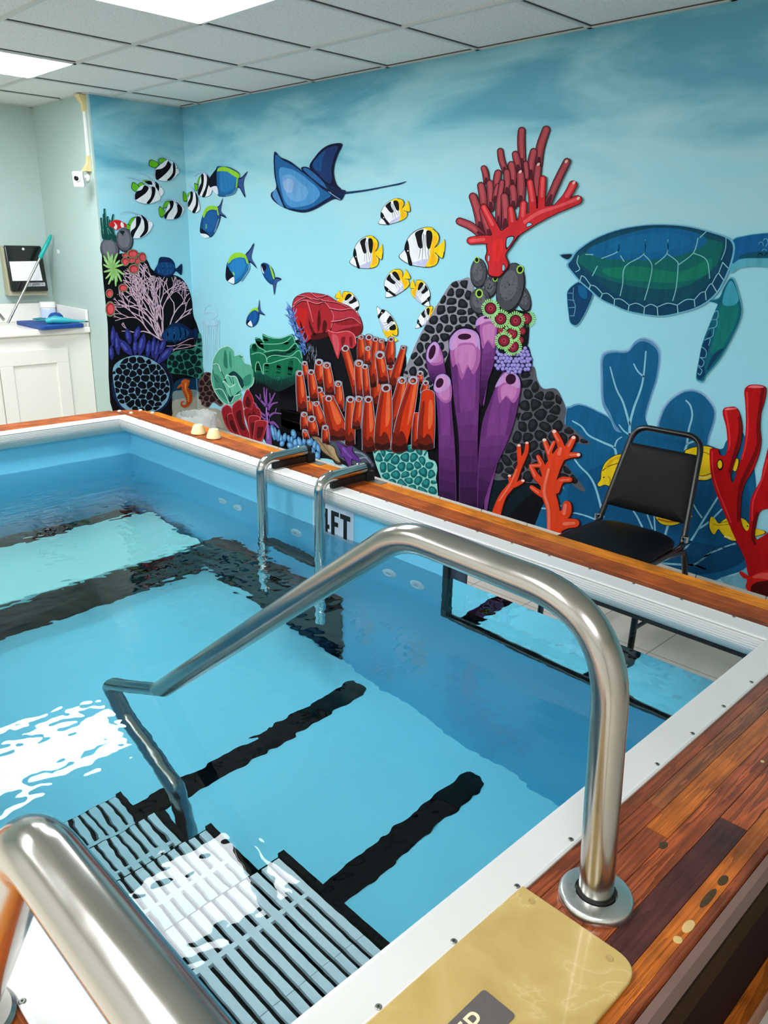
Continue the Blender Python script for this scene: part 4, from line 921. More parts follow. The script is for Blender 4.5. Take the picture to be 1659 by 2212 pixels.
# --- black striped bannerfish
def banner(lb, body, b1, b2, tail, dors, fil, k='K1', lv=5, eye=None):
    f = F('painted_bannerfish', lb, lv, k); G = (108, 190, 40)
    f.poly(tail, (30, 70, 34)); f.poly(grow(tail, .86), G); f.poly(dors, (30, 70, 34)); f.poly(grow(dors, .84), G); f.poly(grow(body, 1.03), (120, 150, 190)); f.poly(body, (238, 240, 244))
    f.poly(b1, (14, 16, 26)); f.poly(b2, (14, 16, 26)); f.stroke(fil, (6, 17), (172, 198, 222))
    if eye: f.ell(eye[0], eye[1], 6, 6, BLK_, n=8)
    f.done()
banner('black and white striped painted fish with green tail, topmost of its school', [(505, 335), (560, 285), (625, 238), (690, 258), (732, 305), (762, 372), (738, 400), (700, 440), (640, 468), (560, 468), (500, 440), (490, 395)], [(640, 243), (674, 268), (660, 330), (600, 400), (520, 460), (498, 430), (495, 390), (505, 345), (560, 335), (610, 300)], [(697, 262), (720, 300), (719, 390), (690, 440), (650, 467), (626, 460), (665, 420), (692, 370), (692, 300)], [(422, 290), (440, 232), (525, 264), (538, 292), (495, 325), (440, 310)], [(524, 235), (560, 213), (622, 226), (600, 252), (545, 272)], [(448, 147), (540, 172), (630, 228), (688, 290)], eye=(738, 328))
banner('striped painted fish half hidden behind another striped fish', [(440, 480), (500, 485), (550, 528), (588, 585), (578, 622), (545, 640), (490, 560)], [(380, 480), (440, 470), (462, 500), (450, 520), (400, 500)], [(494, 478), (538, 522), (530, 590), (500, 540)], [(345, 470), (380, 460), (430, 470), (400, 492)], [(380, 470), (420, 465), (430, 490), (390, 495)], [(275, 372), (370, 395), (450, 450), (492, 505)], lv=4, eye=(555, 540))
banner('striped painted fish in front of its half hidden neighbour', [(270, 625), (330, 530), (440, 515), (500, 545), (545, 625), (552, 672), (520, 695), (430, 725), (330, 715), (270, 680)], [(375, 520), (420, 545), (395, 600), (330, 650), (275, 682), (267, 640), (285, 590), (340, 570)], [(452, 535), (494, 550), (492, 620), (460, 690), (425, 727), (398, 716), (440, 660), (455, 600)], [(226, 540), (245, 484), (300, 515), (315, 545), (295, 588), (250, 580)], [(300, 512), (340, 486), (380, 520), (330, 542)], [(168, 424), (290, 448), (390, 500), (447, 552)])
banner('striped painted fish nearest the corner of the room', [(598, 850), (620, 790), (660, 705), (725, 690), (775, 738), (818, 780), (805, 822), (788, 852), (738, 890), (640, 902), (598, 882)], [(655, 700), (700, 700), (690, 770), (640, 840), (615, 897), (594, 870), (610, 830), (660, 770)], [(722, 698), (787, 758), (796, 810), (770, 870), (725, 895), (703, 890), (740, 820), (740, 760)], [(533, 800), (545, 755), (585, 785), (606, 830), (575, 878), (545, 868)], [(583, 752), (610, 702), (662, 697), (650, 740), (590, 782)], [(522, 738), (570, 690), (640, 671), (700, 690), (737, 735)])
banner('striped painted fish lowest of its school, beside the small red fish', [(222, 965), (290, 870), (330, 852), (400, 898), (462, 940), (456, 990), (415, 1052), (330, 1106), (250, 1108), (220, 1062)], [(282, 875), (332, 880), (326, 950), (270, 1050), (245, 1108), (222, 1078), (225, 1030), (275, 980)], [(332, 848), (402, 908), (417, 990), (400, 1052), (345, 1098), (323, 1096), (370, 1020), (366, 920)], [(172, 960), (215, 955), (218, 1015), (178, 1008)], [(192, 948), (230, 888), (288, 874), (240, 952), (210, 972)], [(92, 847), (150, 815), (240, 819), (310, 850), (347, 895)], eye=(420, 925))
banner('small striped painted fish right of the corner, lower of two', [(858, 700), (890, 600), (930, 592), (967, 650), (992, 750), (987, 800), (940, 827), (890, 802), (858, 772)], [(888, 594), (917, 600), (912, 680), (880, 750), (860, 762), (856, 720), (885, 660)], [(942, 598), (972, 660), (974, 740), (940, 827), (908, 816), (945, 740), (950, 670)], [(808, 588), (850, 640), (856, 694), (810, 694)], [(852, 622), (880, 594), (892, 602), (870, 652)], [(863, 515), (900, 545), (927, 595)])
banner('small striped painted fish right of the corner, upper of two', [(982, 540), (1008, 408), (1060, 388), (1102, 440), (1127, 560), (1112, 622), (1060, 647), (1000, 637), (973, 602)], [(1006, 403), (1037, 404), (1032, 520), (990, 632), (970, 602), (985, 540), (1010, 480)], [(1067, 393), (1102, 440), (1102, 480), (1080, 560), (1055, 643), (1018, 643), (1060, 540), (1073, 450)], [(932, 492), (972, 530), (962, 582), (936, 572)], [(962, 502), (985, 428), (1012, 418), (985, 512)], [(933, 416), (980, 380), (1040, 374), (1062, 402)])
# --- blue surgeonfish
def tang(lb, k, body, band, face, white, tail, col_, lv=5, extra=()):
    f = F('painted_surgeonfish', lb, lv, k); f.poly(grow(body, 1.04), (16, 34, 70)); f.poly(tail, (16, 26, 58)); f.poly(grow(tail, .8), (62, 88, 146)); f.poly(body, col_); f.poly(grow(body, .72), tuple(min(255, int(c*1.12+6)) for c in col_))
    f.poly(band, (150, 206, 56)); f.poly(face, (14, 20, 40)); f.poly(white, (226, 232, 240))
    for p, w, c in extra: f.stroke(p, w, c)
    f.done()
tang('blue painted fish with a yellow green back, largest near the corner', 'K1', [(1183, 330), (1240, 315), (1340, 330), (1425, 385), (1432, 440), (1405, 510), (1400, 560), (1350, 620), (1260, 640), (1195, 620), (1180, 480)], [(1183, 362), (1210, 323), (1290, 318), (1428, 388), (1428, 440), (1380, 420), (1300, 368), (1210, 362)], [(1188, 328), (1120, 410), (1092, 462), (1092, 512), (1120, 548), (1180, 535), (1180, 400)], [(1118, 545), (1182, 532), (1197, 622), (1150, 592)], [(1415, 445), (1460, 430), (1528, 362), (1490, 440), (1480, 520), (1502, 655), (1465, 600), (1440, 552), (1415, 540)], (38, 108, 158), extra=(([(1412, 450), (1405, 540)], 20, (120, 190, 80)), ([(1290, 638), (1370, 612), (1402, 560)], 16, (86, 140, 178))))
tang('blue painted fish diving, right of the striped fish', 'K1', [(998, 1000), (1020, 880), (1060, 800), (1100, 768), (1185, 770), (1218, 860), (1216, 900), (1180, 1000), (1120, 1092), (1060, 1062), (1008, 1052)], [(1028, 862), (1050, 788), (1110, 748), (1188, 763), (1188, 797), (1120, 792), (1070, 822), (1040, 882)], [(998, 1000), (1020, 1010), (1060, 1040), (1110, 1087), (1060, 1064), (1005, 1055)], [(1000, 1062), (1060, 1066), (1100, 1097), (1060, 1110), (1020, 1092)], [(1183, 770), (1215, 740), (1252, 658), (1232, 750), (1230, 820), (1294, 884), (1240, 866), (1200, 842)], (28, 84, 138), extra=(([(1065, 960), (1065, 1000)], 16, (110, 170, 130)), ([(1190, 800), (1200, 850)], 14, (150, 206, 70)), ([(1205, 900), (1160, 1040)], 14, (110, 150, 190))))
tang('blue painted fish with a white snout, alone in the middle of the left group', 'K1', [(1292, 1445), (1315, 1370), (1400, 1290), (1510, 1310), (1542, 1390), (1532, 1460), (1470, 1560), (1380, 1622), (1330, 1602), (1288, 1562)], [(1306, 1388), (1340, 1308), (1410, 1273), (1505, 1298), (1505, 1332), (1430, 1327), (1360, 1352), (1325, 1388)], [(1293, 1420), (1330, 1470), (1372, 1540), (1350, 1602), (1310, 1602), (1286, 1540)], [(1372, 1545), (1377, 1622), (1330, 1607), (1308, 1592)], [(1503, 1300), (1550, 1240), (1600, 1166), (1580, 1260), (1570, 1340), (1634, 1450), (1570, 1392), (1528, 1372)], (34, 114, 166), extra=(([(1505, 1320), (1530, 1390)], 20, (140, 200, 60)), ([(1545, 1400), (1540, 1470), (1460, 1590)], 14, (110, 160, 200)), ([(1368, 1500), (1376, 1520)], 20, (130, 190, 120))))
tang('small blue painted fish swimming up to the left', 'K8', [(18, 1112), (58, 1103), (110, 1148), (132, 1228), (120, 1272), (90, 1272), (50, 1230), (24, 1172)], [(85, 1118), (108, 1150), (130, 1225), (118, 1232), (98, 1165)], [(20, 1112), (48, 1108), (62, 1140), (40, 1170), (24, 1150)], [(20, 1125), (32, 1160), (42, 1190), (26, 1172)], [(112, 1240), (150, 1220), (190, 1236), (152, 1256), (140, 1300), (128, 1372), (118, 1300)], (18, 76, 132))
tang('smallest blue painted fish, above the green rose coral', 'K2', [(518, 462), (528, 390), (572, 320), (622, 310), (642, 370), (622, 450), (570, 488)], [(530, 388), (572, 314), (622, 300), (636, 340), (600, 322), (560, 345)], [(518, 440), (540, 420), (556, 440), (545, 470), (518, 468)], [(545, 440), (562, 430), (578, 486), (530, 466)], [(622, 345), (635, 290), (646, 216), (656, 318), (704, 372), (650, 358)], (16, 78, 138))
f = F('painted_jellyfish', 'faint pale outline of a painted jellyfish', 2, 'K2'); JC = (196, 226, 242)
f.stroke([(98, 370), (100, 320), (130, 280), (170, 270), (210, 300), (232, 360), (200, 400), (165, 412), (120, 395), (98, 370)], 5, JC); f.stroke([(105, 350), (165, 345), (225, 372)], 4, JC); f.poly([(100, 420), (165, 415), (240, 425), (220, 470), (165, 480), (110, 460)], (152, 206, 226))
for i in range(13):
    x = 88+i*13.5; f.stroke([(x, 420), (x+8*math.sin(i), 520), (x-8*math.cos(i*2), 640), (x+10*math.sin(i*3), 780+(i % 4)*30)], (4.5, 2), JC)
f.done()
# --- eagle ray
f = F('painted_eagle_ray', 'big blue painted eagle ray with a long thin tail', 5, 'K8')
f.stroke([(715, 503), (900, 480), (1100, 442), (1200, 422), (1254, 402)], [20, 14, 11, 14, 3], (20, 62, 104))
f.poly([(428, 278), (470, 200), (540, 122), (620, 83), (708, 83), (672, 170), (642, 260), (637, 350), (662, 430), (698, 470), (640, 490), (560, 420), (490, 345)], (14, 26, 58)); f.poly([(450, 270), (490, 200), (560, 130), (640, 100), (672, 110), (640, 190), (615, 290), (620, 380), (590, 420), (500, 335)], (34, 60, 112)); f.poly([(455, 265), (500, 190), (560, 140), (540, 220), (520, 320)], (30, 86, 142))
f.poly([(356, 292), (420, 283), (530, 370), (620, 480), (560, 480), (440, 380)], (14, 26, 58)); f.poly([(375, 300), (420, 296), (520, 380), (590, 470), (480, 400)], (52, 108, 166))
f.poly([(127, 152), (180, 195), (260, 230), (340, 290), (420, 350), (520, 430), (610, 500), (692, 566), (640, 552), (560, 592), (470, 642), (380, 668), (280, 652), (218, 630), (150, 592), (103, 542), (103, 500), (145, 453), (127, 330)], (16, 34, 74)); f.poly([(138, 180), (200, 220), (280, 262), (360, 320), (440, 380), (530, 460), (610, 520), (560, 560), (460, 620), (380, 645), (290, 636), (225, 618), (180, 500), (145, 380)], (40, 106, 162))
f.poly([(170, 300), (250, 292), (340, 330), (430, 400), (500, 465), (515, 525), (450, 590), (330, 622), (250, 610), (200, 520)], (84, 152, 204)); f.poly([(195, 370), (270, 345), (350, 410), (420, 480), (380, 560), (290, 570), (225, 500)], (112, 166, 212)); f.poly([(200, 420), (240, 380), (290, 400), (280, 490), (230, 490)], (146, 178, 216))
f.poly([(112, 520), (148, 470), (200, 600), (212, 622), (160, 592)], (88, 146, 198)); f.stroke([(148, 458), (180, 540), (218, 628)], 10, (14, 26, 58)); f.poly([(560, 425), (690, 468), (735, 480), (728, 512), (695, 563), (640, 528)], (18, 40, 80)); f.stroke([(590, 490), (640, 525), (690, 556)], 6, (150, 180, 200)); f.done()
# --- yellow tailed butterflyfish, one drawing fitted to each
BB = [(1195, 1040), (1240, 985), (1265, 900), (1330, 830), (1430, 797), (1500, 830), (1530, 900), (1500, 970), (1490, 1000), (1528, 1052), (1500, 1112), (1430, 1132), (1310, 1115), (1240, 1085)]
BY = [(1395, 802), (1470, 797), (1525, 855), (1532, 920), (1503, 965), (1560, 925), (1578, 895), (1583, 960), (1562, 1058), (1500, 1010), (1527, 1060), (1500, 1117), (1420, 1128), (1450, 1060), (1460, 960), (1478, 870), (1440, 820)]
def butter(lb, nose, tail, top, bot, k, lv=5):
    # affine frame from the first drawing: nose (1195,1040), tail (1580,975), back (1430,797), belly (1430,1132)
    U0, V0, C0 = (385, -65), (0, -335), (1387.5, 1007.5)
    t = KR_[k]; P_ = lambda p: (t[0]+p[0]*t[2], t[1]+p[1]*t[2])
    n, ta, to, bo = map(P_, (nose, tail, top, bot)); U1 = (ta[0]-n[0], ta[1]-n[1]); V1 = (to[0]-bo[0], to[1]-bo[1]); C1_ = ((n[0]+ta[0])/2, (n[1]+ta[1])/2)
    det = U0[0]*V0[1]-U0[1]*V0[0]
    def mp(p):
        dx, dy = p[0]-C0[0], p[1]-C0[1]; a = (dx*V0[1]-dy*V0[0])/det; b = (U0[0]*dy-U0[1]*dx)/det
        return (C1_[0]+a*U1[0]+b*V1[0], C1_[1]+a*U1[1]+b*V1[1])
    sc_ = math.hypot(*U1)/390
    f = F('painted_butterflyfish', lb, lv, 'P'); M = lambda q: [mp(p) for p in q]
    f.poly(M(grow(BB, 1.035)), (40, 44, 60)); f.poly(M(BB), (236, 238, 246)); f.poly(M([(1260, 1090), (1320, 1090), (1450, 1060), (1440, 1125), (1320, 1112)]), (196, 198, 226)); f.poly(M(grow(BY, 1.02)), (60, 52, 30)); f.poly(M(BY), (250, 208, 32)); f.poly(M([(1480, 880), (1520, 880), (1500, 960), (1490, 1010), (1510, 1080), (1450, 1110), (1470, 1000)]), (252, 184, 30))
    f.poly(M([(1260, 903), (1277, 940), (1284, 1020), (1306, 1112), (1276, 1113), (1258, 1030), (1238, 972)]), (14, 14, 18)); f.poly(M([(1333, 838), (1402, 812), (1387, 870), (1392, 965), (1360, 965), (1338, 890)]), (18, 18, 20)); f.poly(M([(1428, 824), (1466, 828), (1478, 880), (1455, 975), (1430, 962), (1424, 880)]), (18, 18, 20))
    for p in ([(1375, 950), (1372, 1000), (1362, 1060)], [(1402, 850), (1396, 960), (1390, 1075)], [(1416, 860), (1414, 960), (1424, 1055)], [(1448, 960), (1440, 1010), (1448, 1060)]): f.stroke(M(p), (5*sc_, 3*sc_), (60, 62, 72), same=True)
    f.stroke(M([(1480, 808), (1528, 850), (1532, 905), (1497, 968)]), 5*sc_, (30, 26, 20)); f.stroke(M([(1500, 1008), (1525, 1035), (1562, 1058), (1578, 1000)]), 5*sc_, (30, 26, 20))
    f.ell(*mp((1268, 995)), 6*sc_, 7*sc_, (230, 230, 230), n=8); f.done()
butter('largest white and yellow painted fish with two black spots', (1195, 1040), (1580, 975), (1430, 797), (1430, 1132), 'K8')
butter('white and yellow painted fish, topmost of its school, tilted down', (1018, 757), (1282, 610), (1150, 560), (1215, 740), 'K8')
butter('white and yellow painted fish left of the largest one', (773, 1088), (1052, 1000), (930, 918), (950, 1190), 'K8')
butter('white and yellow painted fish diving just below the largest one', (833, 641), (882, 590), (846, 586), (876, 624), 'P')
butter('small white and yellow painted fish pointing down to the right', (928, 661), (888, 611), (919, 612), (898, 645), 'P')
butter('white and yellow painted fish swimming straight up above the orange sponges', (815, 663), (853, 738), (850, 685), (822, 700), 'P')
butter('painted fish partly hidden behind the grey honeycomb coral', (897, 708), (942, 668), (922, 682), (928, 712), 'P', 2)
butter('yellow painted fish partly hidden behind the red rose coral', (773, 680), (728, 634), (762, 645), (735, 672), 'P', 2)
# --- red rose coral
f = F('painted_rose_coral', 'large red painted rose coral with folded petals', 4, 'K3'); RD = (178, 52, 68)
o_ = [(55, 300), (78, 210), (150, 163), (240, 152), (400, 178), (500, 238), (620, 288), (702, 360), (742, 450), (742, 530), (690, 582), (600, 548), (470, 540), (410, 570), (330, 600), (230, 612), (185, 640), (130, 540), (70, 410)]
f.poly(grow(o_, 1.02), (60, 14, 22)); f.poly(o_, RD); f.poly([(60, 310), (120, 245), (210, 240), (310, 265), (370, 255), (430, 320), (465, 400), (440, 510), (400, 570), (230, 612), (180, 640), (120, 520)], (168, 40, 50)); f.poly([(75, 330), (130, 300), (200, 330), (180, 470), (230, 600), (170, 600), (110, 480)], (192, 40, 36))
for p in ([(130, 420), (160, 500), (200, 590), (185, 620), (135, 500)], [(215, 400), (240, 470), (285, 570), (265, 580), (225, 490)], [(320, 320), (335, 440), (310, 540), (300, 430)], [(370, 420), (400, 470), (370, 560), (350, 500)], [(250, 560), (400, 540), (440, 500), (420, 580), (260, 620)]): f.poly(p, (84, 20, 22), same=True)
f.poly([(465, 545), (600, 500), (730, 480), (740, 530), (690, 582), (600, 548)], (128, 24, 34)); f.poly([(470, 420), (600, 400), (700, 420), (690, 460), (520, 470)], (150, 34, 44))
for p, w in (([(58, 300), (130, 242), (205, 238), (300, 268), (370, 250), (430, 318), (466, 400), (440, 505)], 9), ([(205, 245), (235, 350), (260, 450)], 8), ([(75, 268), (130, 225), (200, 205), (330, 232), (500, 255), (600, 300)], 8), ([(430, 312), (540, 330), (650, 318), (720, 395)], 9), ([(448, 445), (540, 432), (650, 408), (735, 470)], 10), ([(110, 185), (190, 195), (260, 235)], 7), ([(240, 160), (300, 205), (370, 240)], 7), ([(400, 182), (330, 200), (300, 190)], 7)):
    f.stroke(p, (w*1.1, w*.7), (50, 10, 20)); f.stroke([(x-2, y-10) for x, y in p], (w*1.3, w*.7), (222, 116, 128))
f.poly([(403, 522), (480, 545), (600, 530), (672, 570), (688, 660), (645, 705), (600, 680), (560, 665), (530, 730), (505, 808), (450, 660)], (186, 52, 66)); f.poly([(450, 570), (500, 580), (520, 680), (500, 780), (465, 680)], (206, 90, 104)); f.poly([(540, 600), (580, 590), (570, 660), (545, 690)], (120, 26, 34)); f.poly([(620, 590), (650, 600), (650, 690), (625, 670)], (130, 30, 38)); f.stroke([(408, 522), (480, 546), (600, 531), (668, 570), (686, 650)], 8, (226, 128, 138)); f.done()
f = F('painted_sea_plume', 'pale blue painted feathery plume beside the red rose coral', 5, 'K2'); rnd = random.Random(7)
for i in range(70):
    t = i/69; x = 950+t*150+rnd.uniform(-25, 25); y = 330+t*420+rnd.uniform(-30, 30); a = -2.1+rnd.uniform(-.5, .5)+(0 if rnd.random() < .75 else 1.0); L = rnd.uniform(50, 100); f.stroke([(x, y), (x+math.cos(a)*L*.5+6, y+math.sin(a)*L*.5), (x+math.cos(a)*L, y+math.sin(a)*L)], (13, 3), rnd.choice([(96, 136, 210), (124, 160, 222), (84, 120, 196)]), same=True)
for i in range(26):
    x = 1110+rnd.uniform(0, 110); y = 720+rnd.uniform(-20, 120); f.stroke([(x, y), (x+rnd.uniform(-14, 14), y-55)], (5, 2), (120, 132, 150), same=True)
f.done()
# --- green rose coral
f = F('painted_rose_coral', 'green painted rose coral with layered rims', 4, 'K2')
f.poly([(575, 900), (700, 940), (900, 960), (1060, 920), (1050, 1020), (900, 1110), (820, 1130), (700, 1060), (600, 1000)], (8, 46, 44)); o_ = [(555, 705), (570, 660), (612, 648), (605, 602), (640, 598), (682, 620), (680, 562), (740, 588), (850, 602), (970, 567), (1003, 640), (1062, 690), (1078, 850), (1062, 930), (950, 985), (820, 1015), (700, 965), (600, 935), (565, 830)]
f.poly(grow(o_, 1.02), (6, 40, 34)); f.poly(o_, (20, 112, 82))
for p in ([(570, 680), (605, 665), (625, 720), (590, 735)], [(610, 612), (660, 612), (690, 700), (640, 690)], [(690, 580), (720, 600), (735, 630), (690, 625)], [(690, 760), (800, 735), (920, 735), (1010, 660), (1000, 720), (900, 770), (740, 790)], [(610, 870), (650, 860), (670, 960), (620, 930)]): f.poly(p, (8, 74, 58), same=True)
for p in ([(820, 870), (860, 860), (850, 1000), (820, 1010)], [(940, 830), (980, 830), (970, 970), (930, 970)], [(700, 870), (740, 870), (740, 960), (705, 950)], [(870, 650), (940, 620), (950, 640), (880, 690)]): f.poly(p, (44, 150, 112), same=True)
for p in ([(560, 700), (575, 660), (612, 650)], [(612, 650), (640, 690), (720, 735)], [(605, 605), (650, 600), (690, 640)], [(682, 568), (740, 592), (850, 604), (965, 572), (1000, 640)], [(660, 657), (800, 660), (900, 642), (962, 590)], [(690, 742), (800, 720), (920, 722), (1000, 652), (1034, 695)], [(722, 842), (730, 795), (800, 772), (950, 782), (1040, 722), (1072, 800)], [(690, 960), (690, 860), (760, 852), (850, 822), (1000, 792), (1060, 850)], [(568, 762), (640, 745), (705, 775), (722, 840)], [(608, 940), (612, 862), (640, 840), (680, 960)]):
    f.stroke(p, 7, (136, 206, 172))
for i in range(60):
    x = 590+i*8; f.stroke([(x, 925+60*math.sin(i*.05)), (x+(i % 5)-2, 1010+(i*37 % 60))], (5, 2), (26, 100, 84), same=True)
f.done()
f = F('painted_leaf_coral', 'pale teal painted leaf coral shaped like a lettuce', 4, 'K2'); o_ = [(180, 855), (200, 790), (250, 715), (330, 685), (382, 720), (400, 778), (462, 768), (500, 850), (562, 872), (588, 950), (577, 1060), (505, 1112), (450, 1122), (472, 1180), (385, 1250), (350, 1262), (280, 1232), (200, 1120), (168, 1000), (180, 912)]
f.poly(grow(o_, 1.03), (190, 232, 212)); f.poly(o_, (96, 174, 148)); f.poly([(300, 720), (320, 760), (330, 900), (290, 860)], (52, 130, 108)); f.poly([(350, 730), (365, 780), (370, 900), (345, 850)], (60, 140, 116)); f.poly([(330, 970), (390, 930), (450, 975), (500, 1050), (470, 1110), (420, 1170), (350, 1240), (330, 1150), (280, 1060)], (18, 66, 66)); f.poly([(200, 960), (260, 1000), (300, 1100), (340, 1220), (280, 1200), (210, 1100)], (66, 142, 122)); f.poly([(490, 1000), (560, 960), (560, 1050), (500, 1080)], (54, 136, 114))
f.poly([(308, 1000), (322, 968), (360, 980), (412, 985), (440, 1060), (470, 1110), (430, 1140), (385, 1180), (350, 1100)], (106, 186, 160)); f.poly([(285, 1040), (300, 1030), (350, 1090), (400, 1060), (360, 1190)], (120, 196, 170))
for p in ([(182, 860), (210, 855), (245, 890), (300, 1000)], [(445, 780), (470, 790), (480, 780)], [(180, 915), (200, 990), (235, 1040)], [(345, 985), (375, 1050)], [(380, 990), (390, 1060)], [(350, 1100), (365, 1170)]): f.stroke(p, 5, (14, 40, 44))
for p in ([(182, 862), (230, 860), (262, 930)], [(308, 1002), (322, 968), (360, 980), (412, 986), (445, 1060), (472, 1110)], [(285, 1042), (300, 1030), (350, 1085), (405, 1060)], [(205, 1110), (270, 1110), (310, 1170), (345, 1250)], [(370, 1240), (400, 1180), (450, 1160)]): f.stroke(p, 7, (206, 240, 224))
f.done()
f = F('painted_leaf_coral', 'dark red painted leaf coral at the foot of the wall', 5, 'K2')
for p, c in (([(480, 1230), (500, 1150), (530, 1110), (562, 1150), (592, 1230), (560, 1330), (500, 1310)], (150, 32, 44)), ([(268, 1310), (320, 1262), (372, 1300), (392, 1400), (460, 1560), (420, 1570), (340, 1520), (288, 1420)], (156, 34, 46)), ([(325, 1380), (350, 1348), (390, 1370), (470, 1580), (400, 1560), (345, 1470)], (140, 28, 38)), ([(372, 1300), (400, 1240), (462, 1212), (482, 1300), (502, 1450), (562, 1600), (470, 1590), (400, 1420)], (150, 30, 42)), ([(488, 1330), (520, 1290), (565, 1310), (592, 1235), (620, 1290), (652, 1310), (664, 1400), (600, 1500), (562, 1600), (520, 1450)], (140, 28, 36)), ([(535, 1420), (560, 1370), (650, 1385), (640, 1480), (600, 1610), (556, 1610)], (146, 30, 40)), ([(598, 1470), (620, 1420), (720, 1425), (712, 1500), (668, 1630), (590, 1640)], (156, 34, 44))):
    f.poly(p, (216, 104, 112)); f.poly(grow(p, .93), c); f.poly(grow([(x, y+18) for x, y in p], .5), (86, 14, 22))
f.done()
f = F('painted_branch_coral', 'small purple painted tree shaped coral', 5, 'K2'); PU = (132, 84, 156)
for p, w in (([(742, 1700), (738, 1560), (728, 1400), (722, 1270)], (64, 26)), ([(724, 1290), (700, 1190), (692, 1092)], (24, 10)), ([(722, 1280), (716, 1190), (720, 1105)], (20, 9)), ([(725, 1300), (770, 1210), (802, 1148)], (22, 10)), ([(722, 1290), (660, 1220), (610, 1168)], (24, 12)), ([(728, 1330), (770, 1260), (826, 1242)], (24, 12)), ([(732, 1400), (780, 1350), (862, 1352)], (26, 10)), ([(800, 1352), (815, 1302)], 10), ([(720, 1380), (660, 1340), (606, 1250)], (24, 12)), ([(736, 1480), (780, 1440), (838, 1492)], (44, 12)), ([(730, 1420), (690, 1400), (655, 1362)], (22, 10)), ([(660, 1220), (655, 1160)], 10), ([(775, 1470), (815, 1530)], (26, 12)), ([(755, 1225), (750, 1150)], 10)): f.stroke(p, w, PU, same=True)
f.stroke([(734, 1600), (726, 1420), (716, 1290)], (18, 8), (168, 122, 190)); f.done()
# --- orange tube sponges
TUB = [(735, 590, 28, 745, 840, 78), (815, 592, 36, 838, 760, 70), (880, 612, 28, 850, 1080, 74), (940, 627, 26, 945, 760, 54), (1035, 612, 30, 1018, 860, 84), (1158, 695, 24, 1060, 1100, 76), (805, 705, 28, 805, 860, 62), (175, 852, 24, 190, 1000, 50), (318, 842, 38, 322, 1070, 86), (395, 872, 38, 425, 1160, 88), (125, 952, 34, 152, 1330, 88), (240, 940, 30, 268, 1220, 76), (715, 852, 40, 740, 1190, 92), (775, 886, 28, 795, 1200, 62), (925, 770, 46, 958, 1050, 92), (895, 880, 30, 885, 1280, 92), (1030, 882, 42, 1005, 1080, 86), (580, 702, 40, 700, 1200, 78), (510, 1057, 36, 512, 1330, 96), (318, 1117, 36, 375, 1290, 78), (210, 1207, 30, 228, 1370, 72), (290, 1252, 32, 340, 1500, 92), (1325, 952, 28, 1318, 1050, 60), (1380, 1047, 28, 1368, 1150, 70),
       (1145, 1022, 42, 1070, 1520, 124), (415, 1202, 36, 520, 1610, 170), (630, 1212, 38, 626, 1660, 88), (715, 1207, 35, 690, 1500, 78), (810, 1212, 40, 815, 1720, 116), (985, 1098, 50, 950, 1700, 146), (1255, 1022, 50, 1120, 1720, 146), (1290, 1360, 20, 1285, 1700, 80), (1400, 1172, 68, 1380, 1700, 150), (170, 1362, 30, 178, 1510, 72), (245, 1407, 38, 262, 1570, 88), (380, 1492, 28, 386, 1640, 66), (175, 1527, 20, 192, 1600, 52)]
for i, (x, y, r, X, Y, w) in enumerate(TUB):
    f = F('painted_tube_sponge', 'orange painted tube sponge', 4, 'K3'); f.n = i*8 % 120 if i < 24 else i*4
    solid = r > 60 or r == 20 and y == 1360
    mid = ((x+X)/2+(X-x)*.05, (y+Y)/2); w *= 1.1; w0 = max(2*r*1.0, w*.64); d = Y-y
    sh = [(x-w0/2, y+r*.4), (x-w0*.42, y-r*.5), (x, y-r*.85), (x+w0*.42, y-r*.5), (x+w0/2, y+r*.4), (mid[0]+w*.5, mid[1]), (X+w*.5, Y-d*.1), (X+w*.42, Y+6), (X-w*.42, Y+6), (X-w*.5, Y-d*.1), (mid[0]-w*.5, mid[1])]
    sx = [(a+(5 if a > x else -5), b-4) for a, b in sh]
    f.poly(sx, (168, 176, 192) if y > 800 or r > 40 else (120, 110, 116)); f.poly(sh, (52, 14, 10)); base = (186, 56, 20) if not (solid or r >= 50) else (204, 58, 18)
    f.poly([(a+(b_-a)*.06, c) for (a, c), b_ in zip(sh, [x]*6+[X]*4+[mid[0]])], base)
    f.poly([(x+w0*.08, y+r), (x+w0*.36, y+r*1.0), (mid[0]+w*.36, mid[1]), (mid[0]+w*.1, mid[1]+d*.12)], (222, 104, 60)); f.poly([(x-w0*.4, y+r), (x-w0*.22, y+r*1.2), (mid[0]-w*.2, mid[1]), (X-w*.2, Y), (X-w*.46, Y-d*.05), (mid[0]-w*.46, mid[1])], (140, 38, 18))
    f.poly([(X-w*.4, Y-d*.26), (X-w*.12, Y-d*.2), (X+w*.1, Y-d*.28), (X+w*.36, Y-d*.2), (X+w*.42, Y), (X-w*.42, Y)], (112, 30, 14)); f.poly([(X-w*.4, Y-d*.1), (X, Y-d*.06), (X+w*.4, Y-d*.1), (X+w*.4, Y+5), (X-w*.4, Y+5)], (58, 16, 10))
    if not solid:
        f.ell(x, y, r*.92, r*.82, (176, 184, 198), -12); f.ell(x+1, y+2, r*.6, r*.52, (104, 30, 18), -12)
        if i % 3 == 0: f.ell(x-r*.1, y+r*.12, r*.34, r*.3, (206, 112, 80))
    f.done()
